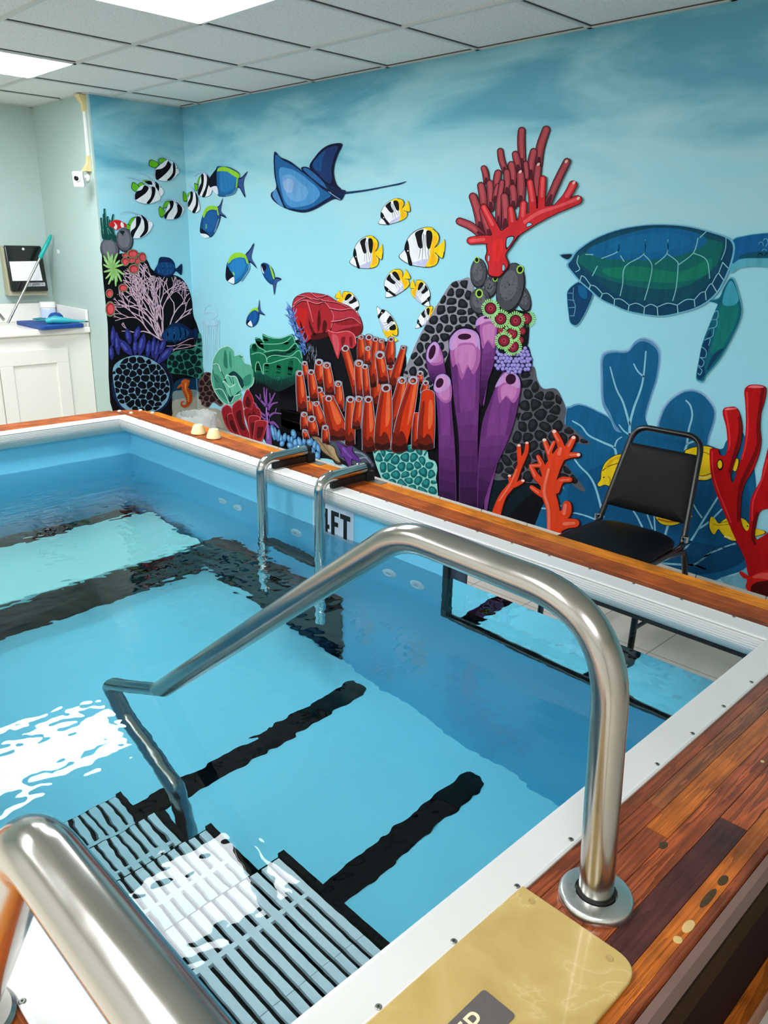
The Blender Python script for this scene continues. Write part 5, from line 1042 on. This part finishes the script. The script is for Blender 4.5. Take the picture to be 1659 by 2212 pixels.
# --- foot of the wall
f = F('painted_bulb_coral', 'cluster of small light blue painted bulbs', 5, 'K3')
for x, y, rx, ry, ro in ((65, 1555, 26, 46, -12), (15, 1600, 16, 36, -5), (45, 1610, 16, 36, 5), (30, 1670, 28, 36, -40), (85, 1645, 28, 42, 0), (125, 1640, 24, 58, -14), (170, 1625, 18, 46, 2), (228, 1632, 34, 42, 5), (275, 1672, 22, 58, 8), (312, 1705, 20, 56, -10), (95, 1700, 40, 26, 10), (175, 1700, 40, 40, 0), (240, 1730, 40, 40, 0), (300, 1770, 30, 40, 0), (-25, 1590, 20, 46, 8), (-60, 1605, 18, 44, -5), (-85, 1570, 18, 60, 5), (-115, 1550, 16, 66, -8), (-140, 1540, 18, 80, -12), (-50, 1650, 24, 30, 20)):
    f.ell(x, y, rx*1.15, ry*1.08, (18, 34, 62), ro); f.ell(x, y, rx, ry, (84, 142, 192), ro); f.ell(x-rx*.2, y-ry*.15, rx*.5, ry*.55, (132, 184, 220), ro)
f.done()
f = F('painted_shell', 'tan painted long shell beside the ladder', 6, 'K3'); f.poly([(232, 1568), (262, 1580), (300, 1576), (350, 1600), (395, 1650), (470, 1682), (500, 1760), (545, 1855), (480, 1850), (440, 1800), (350, 1735), (300, 1650)], (66, 48, 34)); f.poly([(240, 1573), (300, 1584), (350, 1610), (400, 1670), (430, 1720), (520, 1840), (450, 1795), (350, 1720), (300, 1640)], (160, 136, 104)); f.poly([(400, 1662), (465, 1690), (490, 1760), (530, 1840), (470, 1780), (430, 1720)], (182, 158, 122)); f.stroke([(300, 1600), (370, 1680), (440, 1770)], 7, (112, 88, 62)); f.done()
f = F('painted_rock', 'grey painted rock under the purple starfish', 5, 'K3'); f.poly([(405, 1650), (455, 1592), (540, 1580), (620, 1620), (700, 1690), (790, 1730), (850, 1800), (885, 1880), (840, 1960), (640, 1900), (500, 1800)], (22, 24, 34)); f.poly([(420, 1650), (465, 1605), (540, 1597), (610, 1640), (700, 1710), (780, 1750), (840, 1820), (860, 1880), (720, 1880), (520, 1790)], (84, 90, 106))
for p in ([(480, 1605), (540, 1625), (590, 1650)], [(680, 1735), (740, 1750), (800, 1790)], [(720, 1800), (780, 1790), (830, 1840)], [(700, 1850), (760, 1860)]): f.stroke(p, (18, 10), (138, 146, 164))
f.done()
f = F('painted_starfish', 'purple painted starfish on a grey rock', 7, 'K3')
for c, k in (((34, 16, 48), 1.16), ((104, 58, 140), .94)):
    for x, y in ((500, 1645), (648, 1662), (722, 1822), (632, 1890), (530, 1772)): f.stroke([(596, 1742), (x*.5+298, y*.5+871), (x, y)], [96*k, 58*k, 20*k], c, sm=False)
f.stroke([(560, 1700), (600, 1750), (640, 1790)], (26, 16), (134, 86, 170)); f.done()
f = F('painted_bubble_coral', 'teal painted bubble coral with pale rims', 6, 'K3'); f.cells([(855, 1730), (872, 1688), (940, 1655), (1040, 1655), (1092, 1700), (1160, 1700), (1200, 1668), (1290, 1666), (1392, 1718), (1412, 1800), (1472, 1828), (1496, 1900), (1482, 2000), (1496, 2080), (1480, 2260), (1250, 2220), (1000, 2080), (900, 1900)], (152, 212, 202), (20, 104, 106), 92, .92, 6, hi=(46, 142, 140)); f.done()
# --- tower
f = F('painted_honeycomb_coral', 'grey painted honeycomb coral left of the purple tubes', 3, 'K4'); f.cells([(40, 985), (90, 830), (170, 650), (260, 490), (350, 340), (415, 250), (480, 232), (545, 212), (582, 270), (575, 400), (640, 500), (600, 600), (440, 640), (400, 720), (380, 820), (300, 1000), (230, 1060), (130, 1010)], (146, 146, 156), (24, 28, 36), 78, .86, 8, hi=(44, 50, 60)); f.done()
f = F('painted_honeycomb_coral', 'dark grey painted honeycomb coral right of the purple tubes', 2, 'K4'); f.cells([(930, 960), (1000, 920), (1050, 903), (1072, 1000), (1120, 1068), (1215, 1068), (1265, 1150), (1292, 1230), (1282, 1340), (1340, 1370), (1420, 1440), (1480, 1500), (1330, 1490), (1250, 1560), (1300, 1660), (1410, 1800), (1440, 1860), (1380, 1840), (1290, 1775), (1150, 1790), (1000, 1795), (880, 1765), (760, 1775), (728, 1730), (800, 1530), (890, 1330), (930, 1150)], (96, 96, 104), (30, 32, 38), 92, .91, 9, hi=(46, 49, 56)); f.done()
for i, (cx, cy, rx, ry, ro, rg, lb) in enumerate(((620, 180, 66, 118, 0, (606, 76, 20), 'tall grey painted sponge at the left of the red coral foot'), (965, 372, 54, 112, -18, None, 'grey painted sponge at the right edge of its group'), (712, 285, 52, 86, 8, (748, 220, 20), 'small grey painted sponge in the middle of its group'), (866, 292, 108, 198, 12, (940, 150, 28), 'largest grey painted sponge with a green ringed mouth'), (632, 395, 82, 106, 0, (625, 335, 29), 'round grey painted sponge above the purple tubes'))):
    f = F('painted_barrel_sponge', lb, 4, 'K4'); f.n = i*7; f.ell(cx, cy, rx, ry, (34, 34, 40), ro, 24); f.ell(cx-3, cy-8, rx*.92, ry*.93, (82, 82, 90), ro, 24); f.ell(cx-rx*.12, cy-ry*.1, rx*.62, ry*.6, (104, 103, 112), ro, 24); rnd = random.Random(i)
    for k in range(26):
        a = rnd.uniform(0, 6.28); q = rnd.uniform(.1, .8); f.ell(cx+rx*q*math.cos(a), cy+ry*q*math.sin(a), 4, 4, (36, 36, 42), 0, 6, True)
    if rg: f.ell(*rg[:2], rg[2], rg[2]*1.2, (170, 214, 88), ro); f.ell(*rg[:2], rg[2]*.66, rg[2]*.84, (20, 26, 22), ro)
    f.done()
f = F('painted_button_polyps', 'maroon painted polyps with pale green fringes', 4, 'K4'); rnd = random.Random(2)
f.poly([(770, 480), (1000, 480), (1010, 560), (990, 760), (890, 810), (770, 780)], (16, 20, 26))
for cx, cy in ((985, 530), (955, 625), (940, 695), (790, 620), (845, 560), (885, 745), (875, 645), (815, 700), (905, 545), (790, 530), (712, 450)):
    big = (cx, cy) in ((875, 645), (815, 700), (905, 545), (790, 530), (712, 450), (985, 530), (885, 745)); r = 42 if big else 30
    if big:
        for k in range(26):
            a = 2*PI*k/26; f.stroke([(cx+math.cos(a)*r*1.05, cy+math.sin(a)*r*1.05), (cx+math.cos(a)*r*rnd.uniform(1.5, 1.72), cy+math.sin(a)*r*rnd.uniform(1.5, 1.72))], (8, 11), (160, 218, 140), same=True)
    f.ell(cx, cy, r*1.1, r*1.1, (30, 8, 16)); f.ell(cx, cy, r*.92, r*.95, (138, 32, 56)); f.ell(cx, cy, r*.42, r*.45, (176, 66, 84)); f.ell(cx, cy, r*.18, r*.2, (96, 20, 44))
f.done()
f = F('painted_bead_coral', 'cluster of lilac painted beads', 4, 'K4'); pg = [(748, 770), (800, 800), (890, 810), (990, 740), (1018, 790), (1034, 880), (1000, 930), (930, 960), (860, 940), (790, 940), (742, 900)]; f.poly(pg, (30, 26, 60)); rnd = random.Random(4)
for j in range(8):
    for i in range(11):
        x = 745+i*29+(14 if j % 2 else 0)+rnd.uniform(-5, 5); y = 755+j*27+rnd.uniform(-5, 5)
        if inside((x, y), pg): f.ell(x, y, 16, 16, (112, 100, 172), 0, 10); f.ell(x-2, y-3, 12.5, 12, (166, 156, 216), 0, 10)
f.done()
def purple(lb, body, up, rim, hole, lv, n0, hr=0):
    f = F('painted_tube_sponge', lb, lv, 'K4'); f.n = n0; f.poly(grow(body, 1.03), (26, 10, 34)); f.poly(body, (106, 52, 116))
    xs = sum(p[0] for p in body)/len(body); f.poly([(xs+(x-xs)*.62+4, y+6) for x, y in body], (128, 66, 136)); yl = max(y for x, y in body); y0_ = min(y for x, y in body); sb = smooth([(xs+(x-xs)*.93, y) for x, y in body])
    for fr, c in ((.42, (116, 58, 126)), (.5, (106, 52, 117)), (.58, (96, 46, 108)), (.66, (86, 40, 98)), (.74, (74, 33, 87)), (.82, (60, 26, 73)), (.9, (46, 18, 58))): f.poly(cut(sb, lambda p: p[1]-(y0_+(yl-y0_)*fr+26*math.sin(p[0]*.09))), c, False)
    f.poly(up, (172, 100, 164)); f.poly(grow(up, .72), (196, 128, 182)); f.poly(rim, (184, 152, 206)); f.poly(grow(rim, .8), (206, 150, 200)); f.ell(*hole, (56, 16, 50), hr); f.done()
purple('purple painted tube sponge, rear right of its group', [(600, 590), (620, 525), (700, 495), (757, 540), (765, 600), (742, 850), (690, 1020), (640, 1200), (620, 1000), (640, 760)], [(630, 580), (700, 540), (757, 560), (758, 640), (740, 760), (690, 700), (650, 760)], [(598, 585), (612, 530), (700, 492), (745, 510), (752, 545), (690, 550), (630, 575)], (690, 520, 32, 9), 5, 0, -10)
purple('short purple painted tube sponge, rear left of its group', [(213, 830), (230, 750), (282, 703), (332, 760), (360, 900), (368, 1010), (300, 1060), (245, 980)], [(225, 840), (240, 760), (300, 730), (340, 800), (345, 870), (270, 890)], [(218, 830), (232, 752), (280, 708), (318, 745), (300, 830), (250, 870)], (262, 787, 24, 58), 5, 12, 16)
purple('tall purple painted tube sponge in the middle of its group', [(394, 760), (400, 680), (470, 612), (562, 612), (622, 660), (637, 780), (627, 1100), (612, 1500), (615, 1900), (600, 2130), (480, 2100), (470, 1500), (430, 1150)], [(402, 760), (450, 700), (580, 690), (630, 740), (630, 860), (580, 960), (540, 900), (490, 1000), (450, 880), (420, 900)], [(397, 760), (402, 682), (470, 614), (562, 614), (620, 660), (630, 770), (590, 720), (480, 720), (430, 770)], (512, 668, 52, 24), 5, 24, -3)
purple('thin purple painted tube sponge, front left of its group', [(273, 1050), (300, 972), (362, 958), (406, 1010), (412, 1200), (442, 1600), (440, 2060), (340, 2010), (318, 1900), (310, 1400), (290, 1120)], [(285, 1080), (340, 1060), (405, 1020), (410, 1150), (360, 1180), (310, 1140)], [(274, 1055), (300, 972), (362, 958), (404, 1005), (390, 1060), (330, 1095), (285, 1090)], (320, 1025, 28, 40), 6, 0, 26)
purple('thick purple painted tube sponge leaning right, front of its group', [(748, 1062), (790, 980), (860, 932), (932, 990), (942, 1100), (872, 1400), (742, 1700), (650, 1960), (630, 2080), (606, 2060), (612, 1700), (645, 1350), (702, 1180)], [(770, 1050), (830, 1010), (930, 1010), (936, 1100), (890, 1180), (830, 1130), (780, 1180)], [(748, 1060), (790, 978), (862, 930), (932, 985), (935, 1060), (890, 1050), (820, 1020)], (868, 995, 40, 42), 6, 14, 30)
# --- red finger coral at the top
f = F('painted_finger_coral', 'tall red painted finger coral reaching towards the ceiling', 5, 'K5')
fin = [((875, 620), (860, 300), (865, 165), 82), ((1050, 560), (1075, 350), (1140, 155), 92), ((690, 640), (640, 500), (625, 395), 70), ((830, 600), (812, 500), (795, 432), 80), ((965, 680), (975, 520), (1000, 402), 84), ((760, 780), (765, 650), (748, 548), 82), ((470, 740), (460, 650), (440, 588), 66), ((590, 840), (588, 720), (600, 642), 82), ((700, 860), (702, 740), (698, 632), 78), ((915, 760), (920, 640), (910, 535), 58), ((1035, 1000), (1030, 780), (1048, 575), 80), ((440, 1060), (430, 900), (408, 782), 84), ((520, 1040), (515, 880), (508, 755), 78), ((560, 940), (580, 850), (602, 785), 60), ((850, 980), (858, 800), (850, 655), 94), ((770, 1010), (775, 900), (762, 805), 84), ((600, 1240), (610, 980), (645, 745), 62), ((680, 1240), (685, 1050), (672, 905), 88), ((410, 1290), (370, 1060), (318, 905), 92), ((510, 1350), (460, 1180), (430, 1060), 84), ((1150, 1000), (1260, 740), (1372, 512), 80), ((430, 1350), (300, 1240), (168, 1182), 86)]
for a, m_, b, w in fin:
    f.stroke([a, m_, b], [w*.9+12, w+12, w*.9+12], (48, 18, 30)); f.stroke([a, m_, b], [w*.86, w*.94, w*.86], (150, 62, 72)); f.stroke([((a[0]+m_[0])/2, (a[1]+m_[1])/2), m_, b], [w*.3, w*.5, w*.55], (186, 84, 92)); f.stroke([a, ((a[0]*1.2+m_[0]*.8)/2, (a[1]*1.2+m_[1]*.8)/2)], [w*.8, w*.4], (92, 34, 46))
RR1, RR2 = (206, 48, 54), (232, 92, 98)
front = [([(610, 1370), (540, 1220), (440, 1025)], (110, 66)), ([(770, 1310), (760, 1180), (742, 1045)], (110, 62)), ([(850, 1260), (875, 1120), (885, 985)], (90, 70)), ([(990, 1150), (985, 950), (958, 745)], (90, 66)), ([(1085, 1120), (1090, 900), (1102, 705)], (80, 66)), ([(700, 1340), (860, 1230), (1060, 1110), (1260, 1040), (1490, 942)], [150, 150, 150, 90, 96]), ([(1270, 1010), (1370, 900), (1440, 772)], (70, 84)), ([(600, 1400), (440, 1385), (290, 1400)], (100, 76))]
for p, w in front: f.stroke(p, [x+14 for x in ((w[0], w[1]) if isinstance(w, tuple) else w)], (58, 16, 24))
f.poly([(470, 1430), (560, 1300), (760, 1260), (880, 1280), (820, 1370), (740, 1480), (690, 1560), (720, 1640), (716, 1700), (640, 1790), (590, 1820), (490, 1790), (485, 1680), (452, 1600), (470, 1520)], (58, 16, 24))
for p, w in front: f.stroke(p, w, RR1)
f.poly([(482, 1430), (560, 1310), (760, 1270), (870, 1285), (800, 1370), (728, 1480), (682, 1560), (708, 1640), (700, 1700), (632, 1780), (590, 1800), (500, 1775), (495, 1680), (465, 1600), (482, 1520)], RR1)
for p, w in front[:5]+front[6:]: f.stroke(p[1:], [((w[1]))*.5]*2, RR2, sm=False)
f.stroke([(900, 1190), (1060, 1085), (1260, 1020), (1480, 935)], [40, 44, 30, 40], RR2); f.poly([(540, 1420), (640, 1380), (660, 1500), (600, 1640), (540, 1600)], (222, 50, 50))
for p in ([(690, 1380), (735, 1348), (782, 1350), (770, 1400), (692, 1500)], [(915, 1250), (935, 1195), (990, 1215)], [(484, 1590), (495, 1555), (506, 1570), (500, 1630), (488, 1640)], [(645, 1690), (660, 1655), (680, 1690), (672, 1735), (648, 1745)]): f.poly(p, (58, 16, 24)); f.poly(grow(p, .78), SKY)
for x, y in ((850, 628), (1052, 545), (1365, 512), (1500, 925), (1450, 750)): f.ell(x, y, 22, 15, (236, 190, 184), -50)
f.done()
# --- turtle
f = F('painted_sea_turtle', 'large blue green painted sea turtle swimming right', 5, 'K6'); HL = (112, 180, 208)
sh = [(192, 350), (240, 280), (380, 188), (560, 123), (760, 93), (950, 93), (1100, 113), (1230, 148), (1340, 185), (1388, 225), (1394, 300), (1352, 440), (1272, 592), (1150, 692), (980, 747), (830, 768), (620, 733), (520, 693), (410, 642), (330, 572), (260, 512), (198, 442), (165, 390)]
f.poly([(1388, 215), (1480, 170), (1659, 146), (1800, 150), (1900, 230), (1880, 330), (1760, 400), (1659, 408), (1560, 402), (1450, 412), (1370, 445)], (96, 176, 196)); f.poly([(1390, 218), (1480, 175), (1659, 152), (1800, 155), (1880, 240), (1800, 330), (1659, 338), (1520, 338), (1440, 350), (1390, 372)], (14, 102, 158)); f.poly([(1430, 330), (1560, 290), (1800, 290), (1800, 330), (1659, 338), (1520, 338)], (12, 88, 112))
for x, y in ((1640, 210), (1605, 235), (1630, 290), (1600, 320), (1650, 320), (1660, 250)): f.stroke([(x-18, y), (x-5, y-18), (x+14, y-12), (x+18, y+10)], 5, (110, 176, 196), same=True)
fl_ = [(1205, 655), (1290, 640), (1330, 560), (1390, 490), (1445, 640), (1458, 760), (1402, 905), (1302, 1085), (1202, 1205), (1180, 1250), (1150, 1255), (1123, 1225), (1143, 1100), (1168, 980), (1212, 860), (1268, 720), (1278, 680)]
f.poly(grow(fl_, 1.03), (86, 172, 190)); f.poly(fl_, (12, 104, 124)); f.poly([(1300, 700), (1400, 640), (1440, 740), (1380, 900), (1280, 1070), (1230, 1020), (1280, 850)], (16, 122, 118)); f.poly([(1345, 560), (1390, 510), (1440, 640), (1400, 690), (1320, 680)], (66, 160, 182)); f.poly([(1170, 990), (1230, 880), (1220, 1000), (1180, 1120), (1190, 1200), (1150, 1245), (1130, 1220), (1145, 1100)], (10, 64, 104)); f.poly([(1200, 1180), (1290, 1070), (1330, 1010), (1250, 1060)], (12, 70, 100))
for p in ([(1260, 740), (1285, 735), (1280, 790), (1245, 800)], [(1240, 800), (1275, 800), (1270, 850), (1220, 865)], [(1215, 870), (1250, 860), (1245, 920), (1200, 940)], [(1185, 950), (1225, 940), (1215, 990)], [(1160, 1000), (1195, 1030), (1190, 1080), (1150, 1080)], [(1150, 1080), (1180, 1110), (1165, 1150), (1140, 1140)], [(1140, 1150), (1165, 1180), (1150, 1210), (1135, 1200)]): f.stroke(p, 6, HL, same=True)
rf = [(240, 518), (165, 578), (158, 650), (168, 750), (178, 812), (205, 838), (240, 828), (292, 742), (344, 620), (334, 578), (275, 535)]
f.poly(grow(rf, 1.05), (110, 186, 206)); f.poly(rf, (12, 70, 110)); f.poly([(240, 540), (300, 570), (300, 640), (250, 620)], (16, 106, 156))
for p in ([(205, 560), (200, 640), (218, 700), (205, 770)], [(165, 600), (200, 600)], [(165, 650), (212, 655)], [(168, 710), (214, 705)], [(178, 770), (210, 770)]): f.stroke(p, 5, (110, 170, 192), same=True)
f.poly([(94, 312), (198, 303), (165, 360)], HL); f.poly([(108, 316), (192, 310), (160, 348)], (12, 48, 70))
f.poly(grow(sh, 1.025), HL); f.poly(sh, (10, 72, 104)); f.poly([(205, 350), (260, 285), (400, 200), (600, 135), (800, 108), (980, 110), (1150, 140), (1300, 190), (1335, 230), (1320, 340), (1230, 500), (1100, 620), (950, 670), (780, 668), (600, 640), (450, 560), (330, 470)], (10, 82, 100)); f.poly([(240, 340), (420, 230), (700, 170), (1000, 170), (1280, 210), (1320, 260), (1240, 430), (1000, 560), (720, 560), (460, 500), (320, 430)], (12, 106, 104)); f.poly([(420, 420), (700, 400), (1000, 440), (1230, 340), (1200, 460), (980, 520), (700, 510), (500, 480)], (18, 124, 104))
f.poly([(300, 285), (480, 195), (760, 118), (980, 118), (1150, 160), (1200, 220), (1060, 300), (800, 350), (560, 350), (420, 340)], (12, 104, 152)); f.poly([(480, 230), (760, 150), (1000, 160), (1080, 230), (840, 290), (580, 300)], (16, 112, 160))
for p in ([(415, 340), (530, 292), (545, 240)], [(555, 320), (582, 362)], [(552, 620), (572, 530), (590, 400), (728, 310), (740, 200)], [(728, 310), (790, 388), (772, 520), (735, 650)], [(815, 384), (902, 304), (910, 200)], [(902, 304), (976, 360), (986, 400), (972, 560), (946, 656)], [(986, 390), (1100, 300), (1135, 190)], [(1100, 300), (1200, 352), (1222, 490)], [(1150, 184), (1196, 140)], [(345, 470), (382, 398)], [(295, 310), (350, 312)], [(240, 320), (230, 370), (250, 420), (220, 440)], [(1345, 185), (1340, 270), (1310, 350)]): f.stroke(p, 7, (134, 196, 200), same=True)
arc = [(262, 470), (330, 540), (420, 605), (510, 645), (620, 690), (735, 705), (830, 705), (980, 690), (1108, 650), (1190, 590), (1240, 530), (1290, 450), (1320, 370)]; outa = [(250, 520), (320, 575), (405, 640), (508, 690), (612, 735), (730, 755), (835, 765), (985, 745), (1112, 700), (1196, 650), (1275, 590), (1325, 500), (1358, 410)]
for i in range(len(arc)-1):
    a, b = arc[i], arc[i+1]; f.stroke([a, ((a[0]+b[0])/2+(a[1]-b[1])*.1, (a[1]+b[1])/2-22), b], 6, (150, 206, 212), same=True)
for a, b in zip(arc, outa): f.stroke([a, b], 7, (150, 206, 212), same=True)
f.done()
# --- yellow fish behind the chair and the corals on the right
YC, YD = (240, 204, 34), (40, 30, 12)
def yfish(lb, k, pts, inner, lv=3, eye=None):
    f = F('painted_yellow_fish', lb, lv, k); f.poly(grow(pts, 1.035), YD); f.poly(pts, YC)
    for p, w, c in inner: f.stroke(p, w, c)
    if eye: f.ell(eye[0], eye[1], 8, 8, BLK_, n=8)
    f.done()
yfish('yellow painted fish looking out from the left of the chair back', 'KC', [(478, 692), (512, 640), (520, 560), (560, 470), (640, 408), (745, 383), (900, 390), (1000, 500), (1000, 620), (800, 720), (660, 738), (560, 697), (500, 714)], [([(530, 552), (600, 505), (720, 468)], (10, 8), (120, 84, 14)), ([(585, 610), (608, 640), (598, 680)], 5, (120, 84, 14)), ([(560, 520), (640, 440), (730, 410)], (20, 30), (226, 176, 30))], eye=(542, 622))
yfish('yellow painted fish between the chair back and the red coral', 'KR', [(180, 740), (225, 690), (310, 668), (400, 664), (470, 690), (560, 790), (640, 800), (714, 793), (690, 908), (640, 890), (560, 890), (470, 960), (400, 998), (300, 992), (230, 950)], [([(300, 712), (380, 725), (440, 752)], 7, (120, 84, 14)), ([(280, 945), (360, 958), (450, 930)], (7, 10), (150, 90, 20)), ([(300, 960), (380, 978), (440, 955)], 18, (244, 222, 120))])
yfish('yellow painted fish mostly hidden below the chair back', 'KC', [(1072, 1022), (1110, 1080), (1160, 1106), (1240, 1112), (1320, 1090), (1380, 1050), (1446, 1024), (1420, 1008), (1250, 985), (1120, 990)], [([(1100, 1050), (1200, 1075), (1300, 1070)], 20, (190, 120, 30))])
yfish('yellow painted fish swimming behind the tall red coral', 'KR', [(438, 1370), (480, 1385), (520, 1430), (600, 1378), (700, 1370), (780, 1395), (850, 1470), (968, 1506), (966, 1534), (870, 1562), (700, 1602), (620, 1590), (560, 1540), (530, 1498), (508, 1490), (470, 1542), (428, 1470)], [([(470, 1440), (520, 1450), (620, 1440)], 7, (170, 120, 24)), ([(520, 1430), (600, 1412)], 6, (120, 84, 14)), ([(580, 1560), (640, 1580)], 20, (244, 226, 130))], eye=(805, 1458))
# --- coral branches on the right
f = F('painted_branch_coral', 'tall deep red painted coral at the right edge of the photo', 5, 'KR')
rc = [(780, 110), (815, 60), (870, 48), (960, 60), (995, 100), (975, 230), (945, 330), (935, 480), (945, 600), (930, 720), (870, 890), (790, 1020), (752, 1150), (740, 1320), (748, 1430), (785, 1500), (822, 1490), (832, 1400), (840, 1220), (880, 1110), (940, 1000), (965, 880), (990, 780), (1030, 640), (1100, 560), (1180, 700), (1150, 1290), (1009, 1285), (930, 1320), (895, 1440), (880, 1550), (905, 1592), (960, 1560), (1080, 1540), (1090, 2100), (850, 2000), (780, 1770), (680, 1560), (560, 1280), (490, 1100), (455, 980), (438, 850), (436, 700), (470, 686), (520, 695), (535, 745), (590, 752), (612, 650), (600, 480), (568, 360), (568, 300), (600, 275), (690, 275), (735, 350), (757, 460), (755, 540), (735, 660), (690, 790), (645, 930), (648, 1000), (672, 1020), (700, 930), (745, 790), (778, 650), (795, 450), (790, 250)]
f.poly(rc, (40, 6, 10)); f.poly([(x-7, y+1) for x, y in rc], (190, 16, 22))
DKR, LTR = (128, 8, 14), (226, 56, 62)
for p, w in (([(960, 90), (930, 300), (910, 480), (915, 600), (890, 720), (810, 900), (740, 1060), (715, 1240), (715, 1400)], [40, 34, 34, 34, 40, 46, 40, 34, 30]), ([(720, 380), (735, 480), (715, 620), (670, 780), (632, 920)], [30, 34, 36, 40, 34]), ([(900, 1330), (872, 1440), (858, 1560), (880, 1640)], [30, 34, 34, 20])): f.stroke(p, w, DKR)
for p, w in (([(800, 130), (805, 300), (808, 450), (790, 640), (750, 790)], (20, 14)), ([(588, 320), (615, 470), (628, 620), (615, 700)], (22, 12)), ([(452, 720), (456, 850), (475, 980), (520, 1120), (580, 1270), (640, 1420)], (14, 16)), ([(1000, 800), (960, 960), (890, 1130), (858, 1230), (850, 1400)], (22, 14))): f.stroke(p, w, LTR)
f.poly([(808, 78), (860, 56), (950, 66), (960, 80), (880, 84)], (240, 120, 128)); f.poly([(576, 300), (610, 282), (690, 282), (690, 292), (610, 304)], (240, 120, 128))
f.ell(532, 848, 32, 58, (44, 8, 12)); f.ell(530, 845, 22, 42, YC, 0)
f.poly([(722, 1922), (745, 1908), (830, 1960), (870, 1940), (950, 1908), (1080, 1920), (1080, 2300), (880, 2200), (800, 2090), (786, 2055), (800, 1992), (760, 1972)], (212, 34, 28)); f.poly([(850, 1970), (940, 1925), (1060, 1935), (1060, 1990), (940, 1980)], (242, 92, 84)); f.poly([(835, 2090), (870, 2030), (960, 2005), (1080, 2020), (1080, 2300), (880, 2210)], (84, 14, 10)); f.done()
f = F('painted_branch_coral', 'orange red painted branching coral just left of the chair', 5, 'K4'); OC, OL, OD = (226, 72, 34), (240, 122, 96), (60, 18, 14)
big = [([(1205, 2230), (1192, 2000), (1155, 1850), (1180, 1700), (1250, 1570), (1262, 1530)], [116, 100, 112, 122, 92, 64]), ([(1268, 1560), (1240, 1470), (1203, 1400)], (60, 36)), ([(1275, 1580), (1320, 1510), (1352, 1448)], (60, 38)), ([(1260, 1600), (1330, 1580), (1388, 1578)], (50, 34)), ([(1200, 1690), (1165, 1570), (1128, 1468)], (56, 34)), ([(1165, 1560), (1200, 1482)], (34, 28)), ([(1145, 1760), (1105, 1650), (1078, 1592)], (60, 30)), ([(1100, 1660), (1020, 1662)], (34, 26)), ([(1130, 1810), (1060, 1740), (1025, 1668)], (60, 34)), ([(1150, 1900), (1085, 1870), (1028, 1828)], (54, 32)), ([(1215, 1850), (1255, 1775), (1325, 1770)], (60, 36)), ([(1195, 2080), (1290, 2030), (1300, 1965)], (90, 66)), ([(1200, 2150), (1290, 2110), (1365, 2105)], (90, 64))]
for p, w in big: f.stroke([(x+6, y+4) for x, y in p], [v+12 for v in w], OD)
for p, w in big: f.stroke(p, w, OC)
for p, w in big: f.stroke([(x-w[-1]*.16, y) for x, y in p[-2:]], (w[-1]*.42, w[-1]*.36), OL)
f.stroke([(1160, 2200), (1160, 2000), (1125, 1860), (1160, 1690)], (24, 20), OL)
for x, y in ((1203, 1398), (1352, 1446), (1390, 1578), (1127, 1464)): f.ell(x, y, 15, 12, (246, 214, 204))
f.done()
f = F('painted_branch_coral', 'small orange red painted coral sprig beside the purple tubes', 5, 'K4')
sm_ = [([(742, 2110), (765, 2000), (810, 1890), (880, 1800), (930, 1680), (985, 1560), (993, 1488)], [84, 66, 52, 52, 42, 32, 26]), ([(938, 1640), (932, 1560), (931, 1508)], (36, 28)), ([(890, 1815), (925, 1800), (960, 1780)], (36, 28)), ([(868, 1800), (858, 1742)], (28, 22))]
for p, w in sm_: f.stroke([(x+5, y+3) for x, y in p], [v+9 for v in w], OD)
for p, w in sm_: f.stroke(p, w, OC)
f.stroke([(780, 1930), (860, 1810), (915, 1690)], (12, 9), OL)
for x, y in ((993, 1486), (931, 1506), (962, 1778), (858, 1740)): f.ell(x, y, 13, 9, (246, 214, 204))
f.done()
# ======================= camera, light, look =========================================
cd = bpy.data.cameras.new('camera'); co = bpy.data.objects.new('camera', cd); col.objects.link(co)
cd.sensor_fit = 'VERTICAL'; cd.sensor_height = 24; cd.lens = FPX/2212*24; cd.clip_start = .02
M = Matrix((RX, -RY, -RZ)).transposed().to_4x4(); M.translation = CAM; co.matrix_world = M
sc.camera = co
w = bpy.data.worlds.new('room_air'); sc.world = w; w.use_nodes = True
w.node_tree.nodes['Background'].inputs[0].default_value = (1, 1, 1, 1); w.node_tree.nodes['Background'].inputs[1].default_value = 0.0
vs_ = sc.view_settings; vs_.view_transform = 'Standard'; vs_.look = 'None'; vs_.gamma = 1; vs_.exposure = EXPO; vs_.use_curve_mapping = False
cy = sc.cycles; cy.max_bounces = 11; cy.diffuse_bounces = 5; cy.glossy_bounces = 4; cy.transmission_bounces = 8; cy.transparent_max_bounces = 10; cy.volume_bounces = 0
cy.caustics_reflective = True; cy.caustics_refractive = True; cy.blur_glossy = .3; cy.sample_clamp_indirect = 12; cy.use_denoising = True; cy.use_adaptive_sampling = True; cy.adaptive_threshold = .05; cy.adaptive_min_samples = 16
try: cy.denoiser = 'OPENIMAGEDENOISE'; cy.denoising_input_passes = 'RGB_ALBEDO_NORMAL'
except Exception: pass
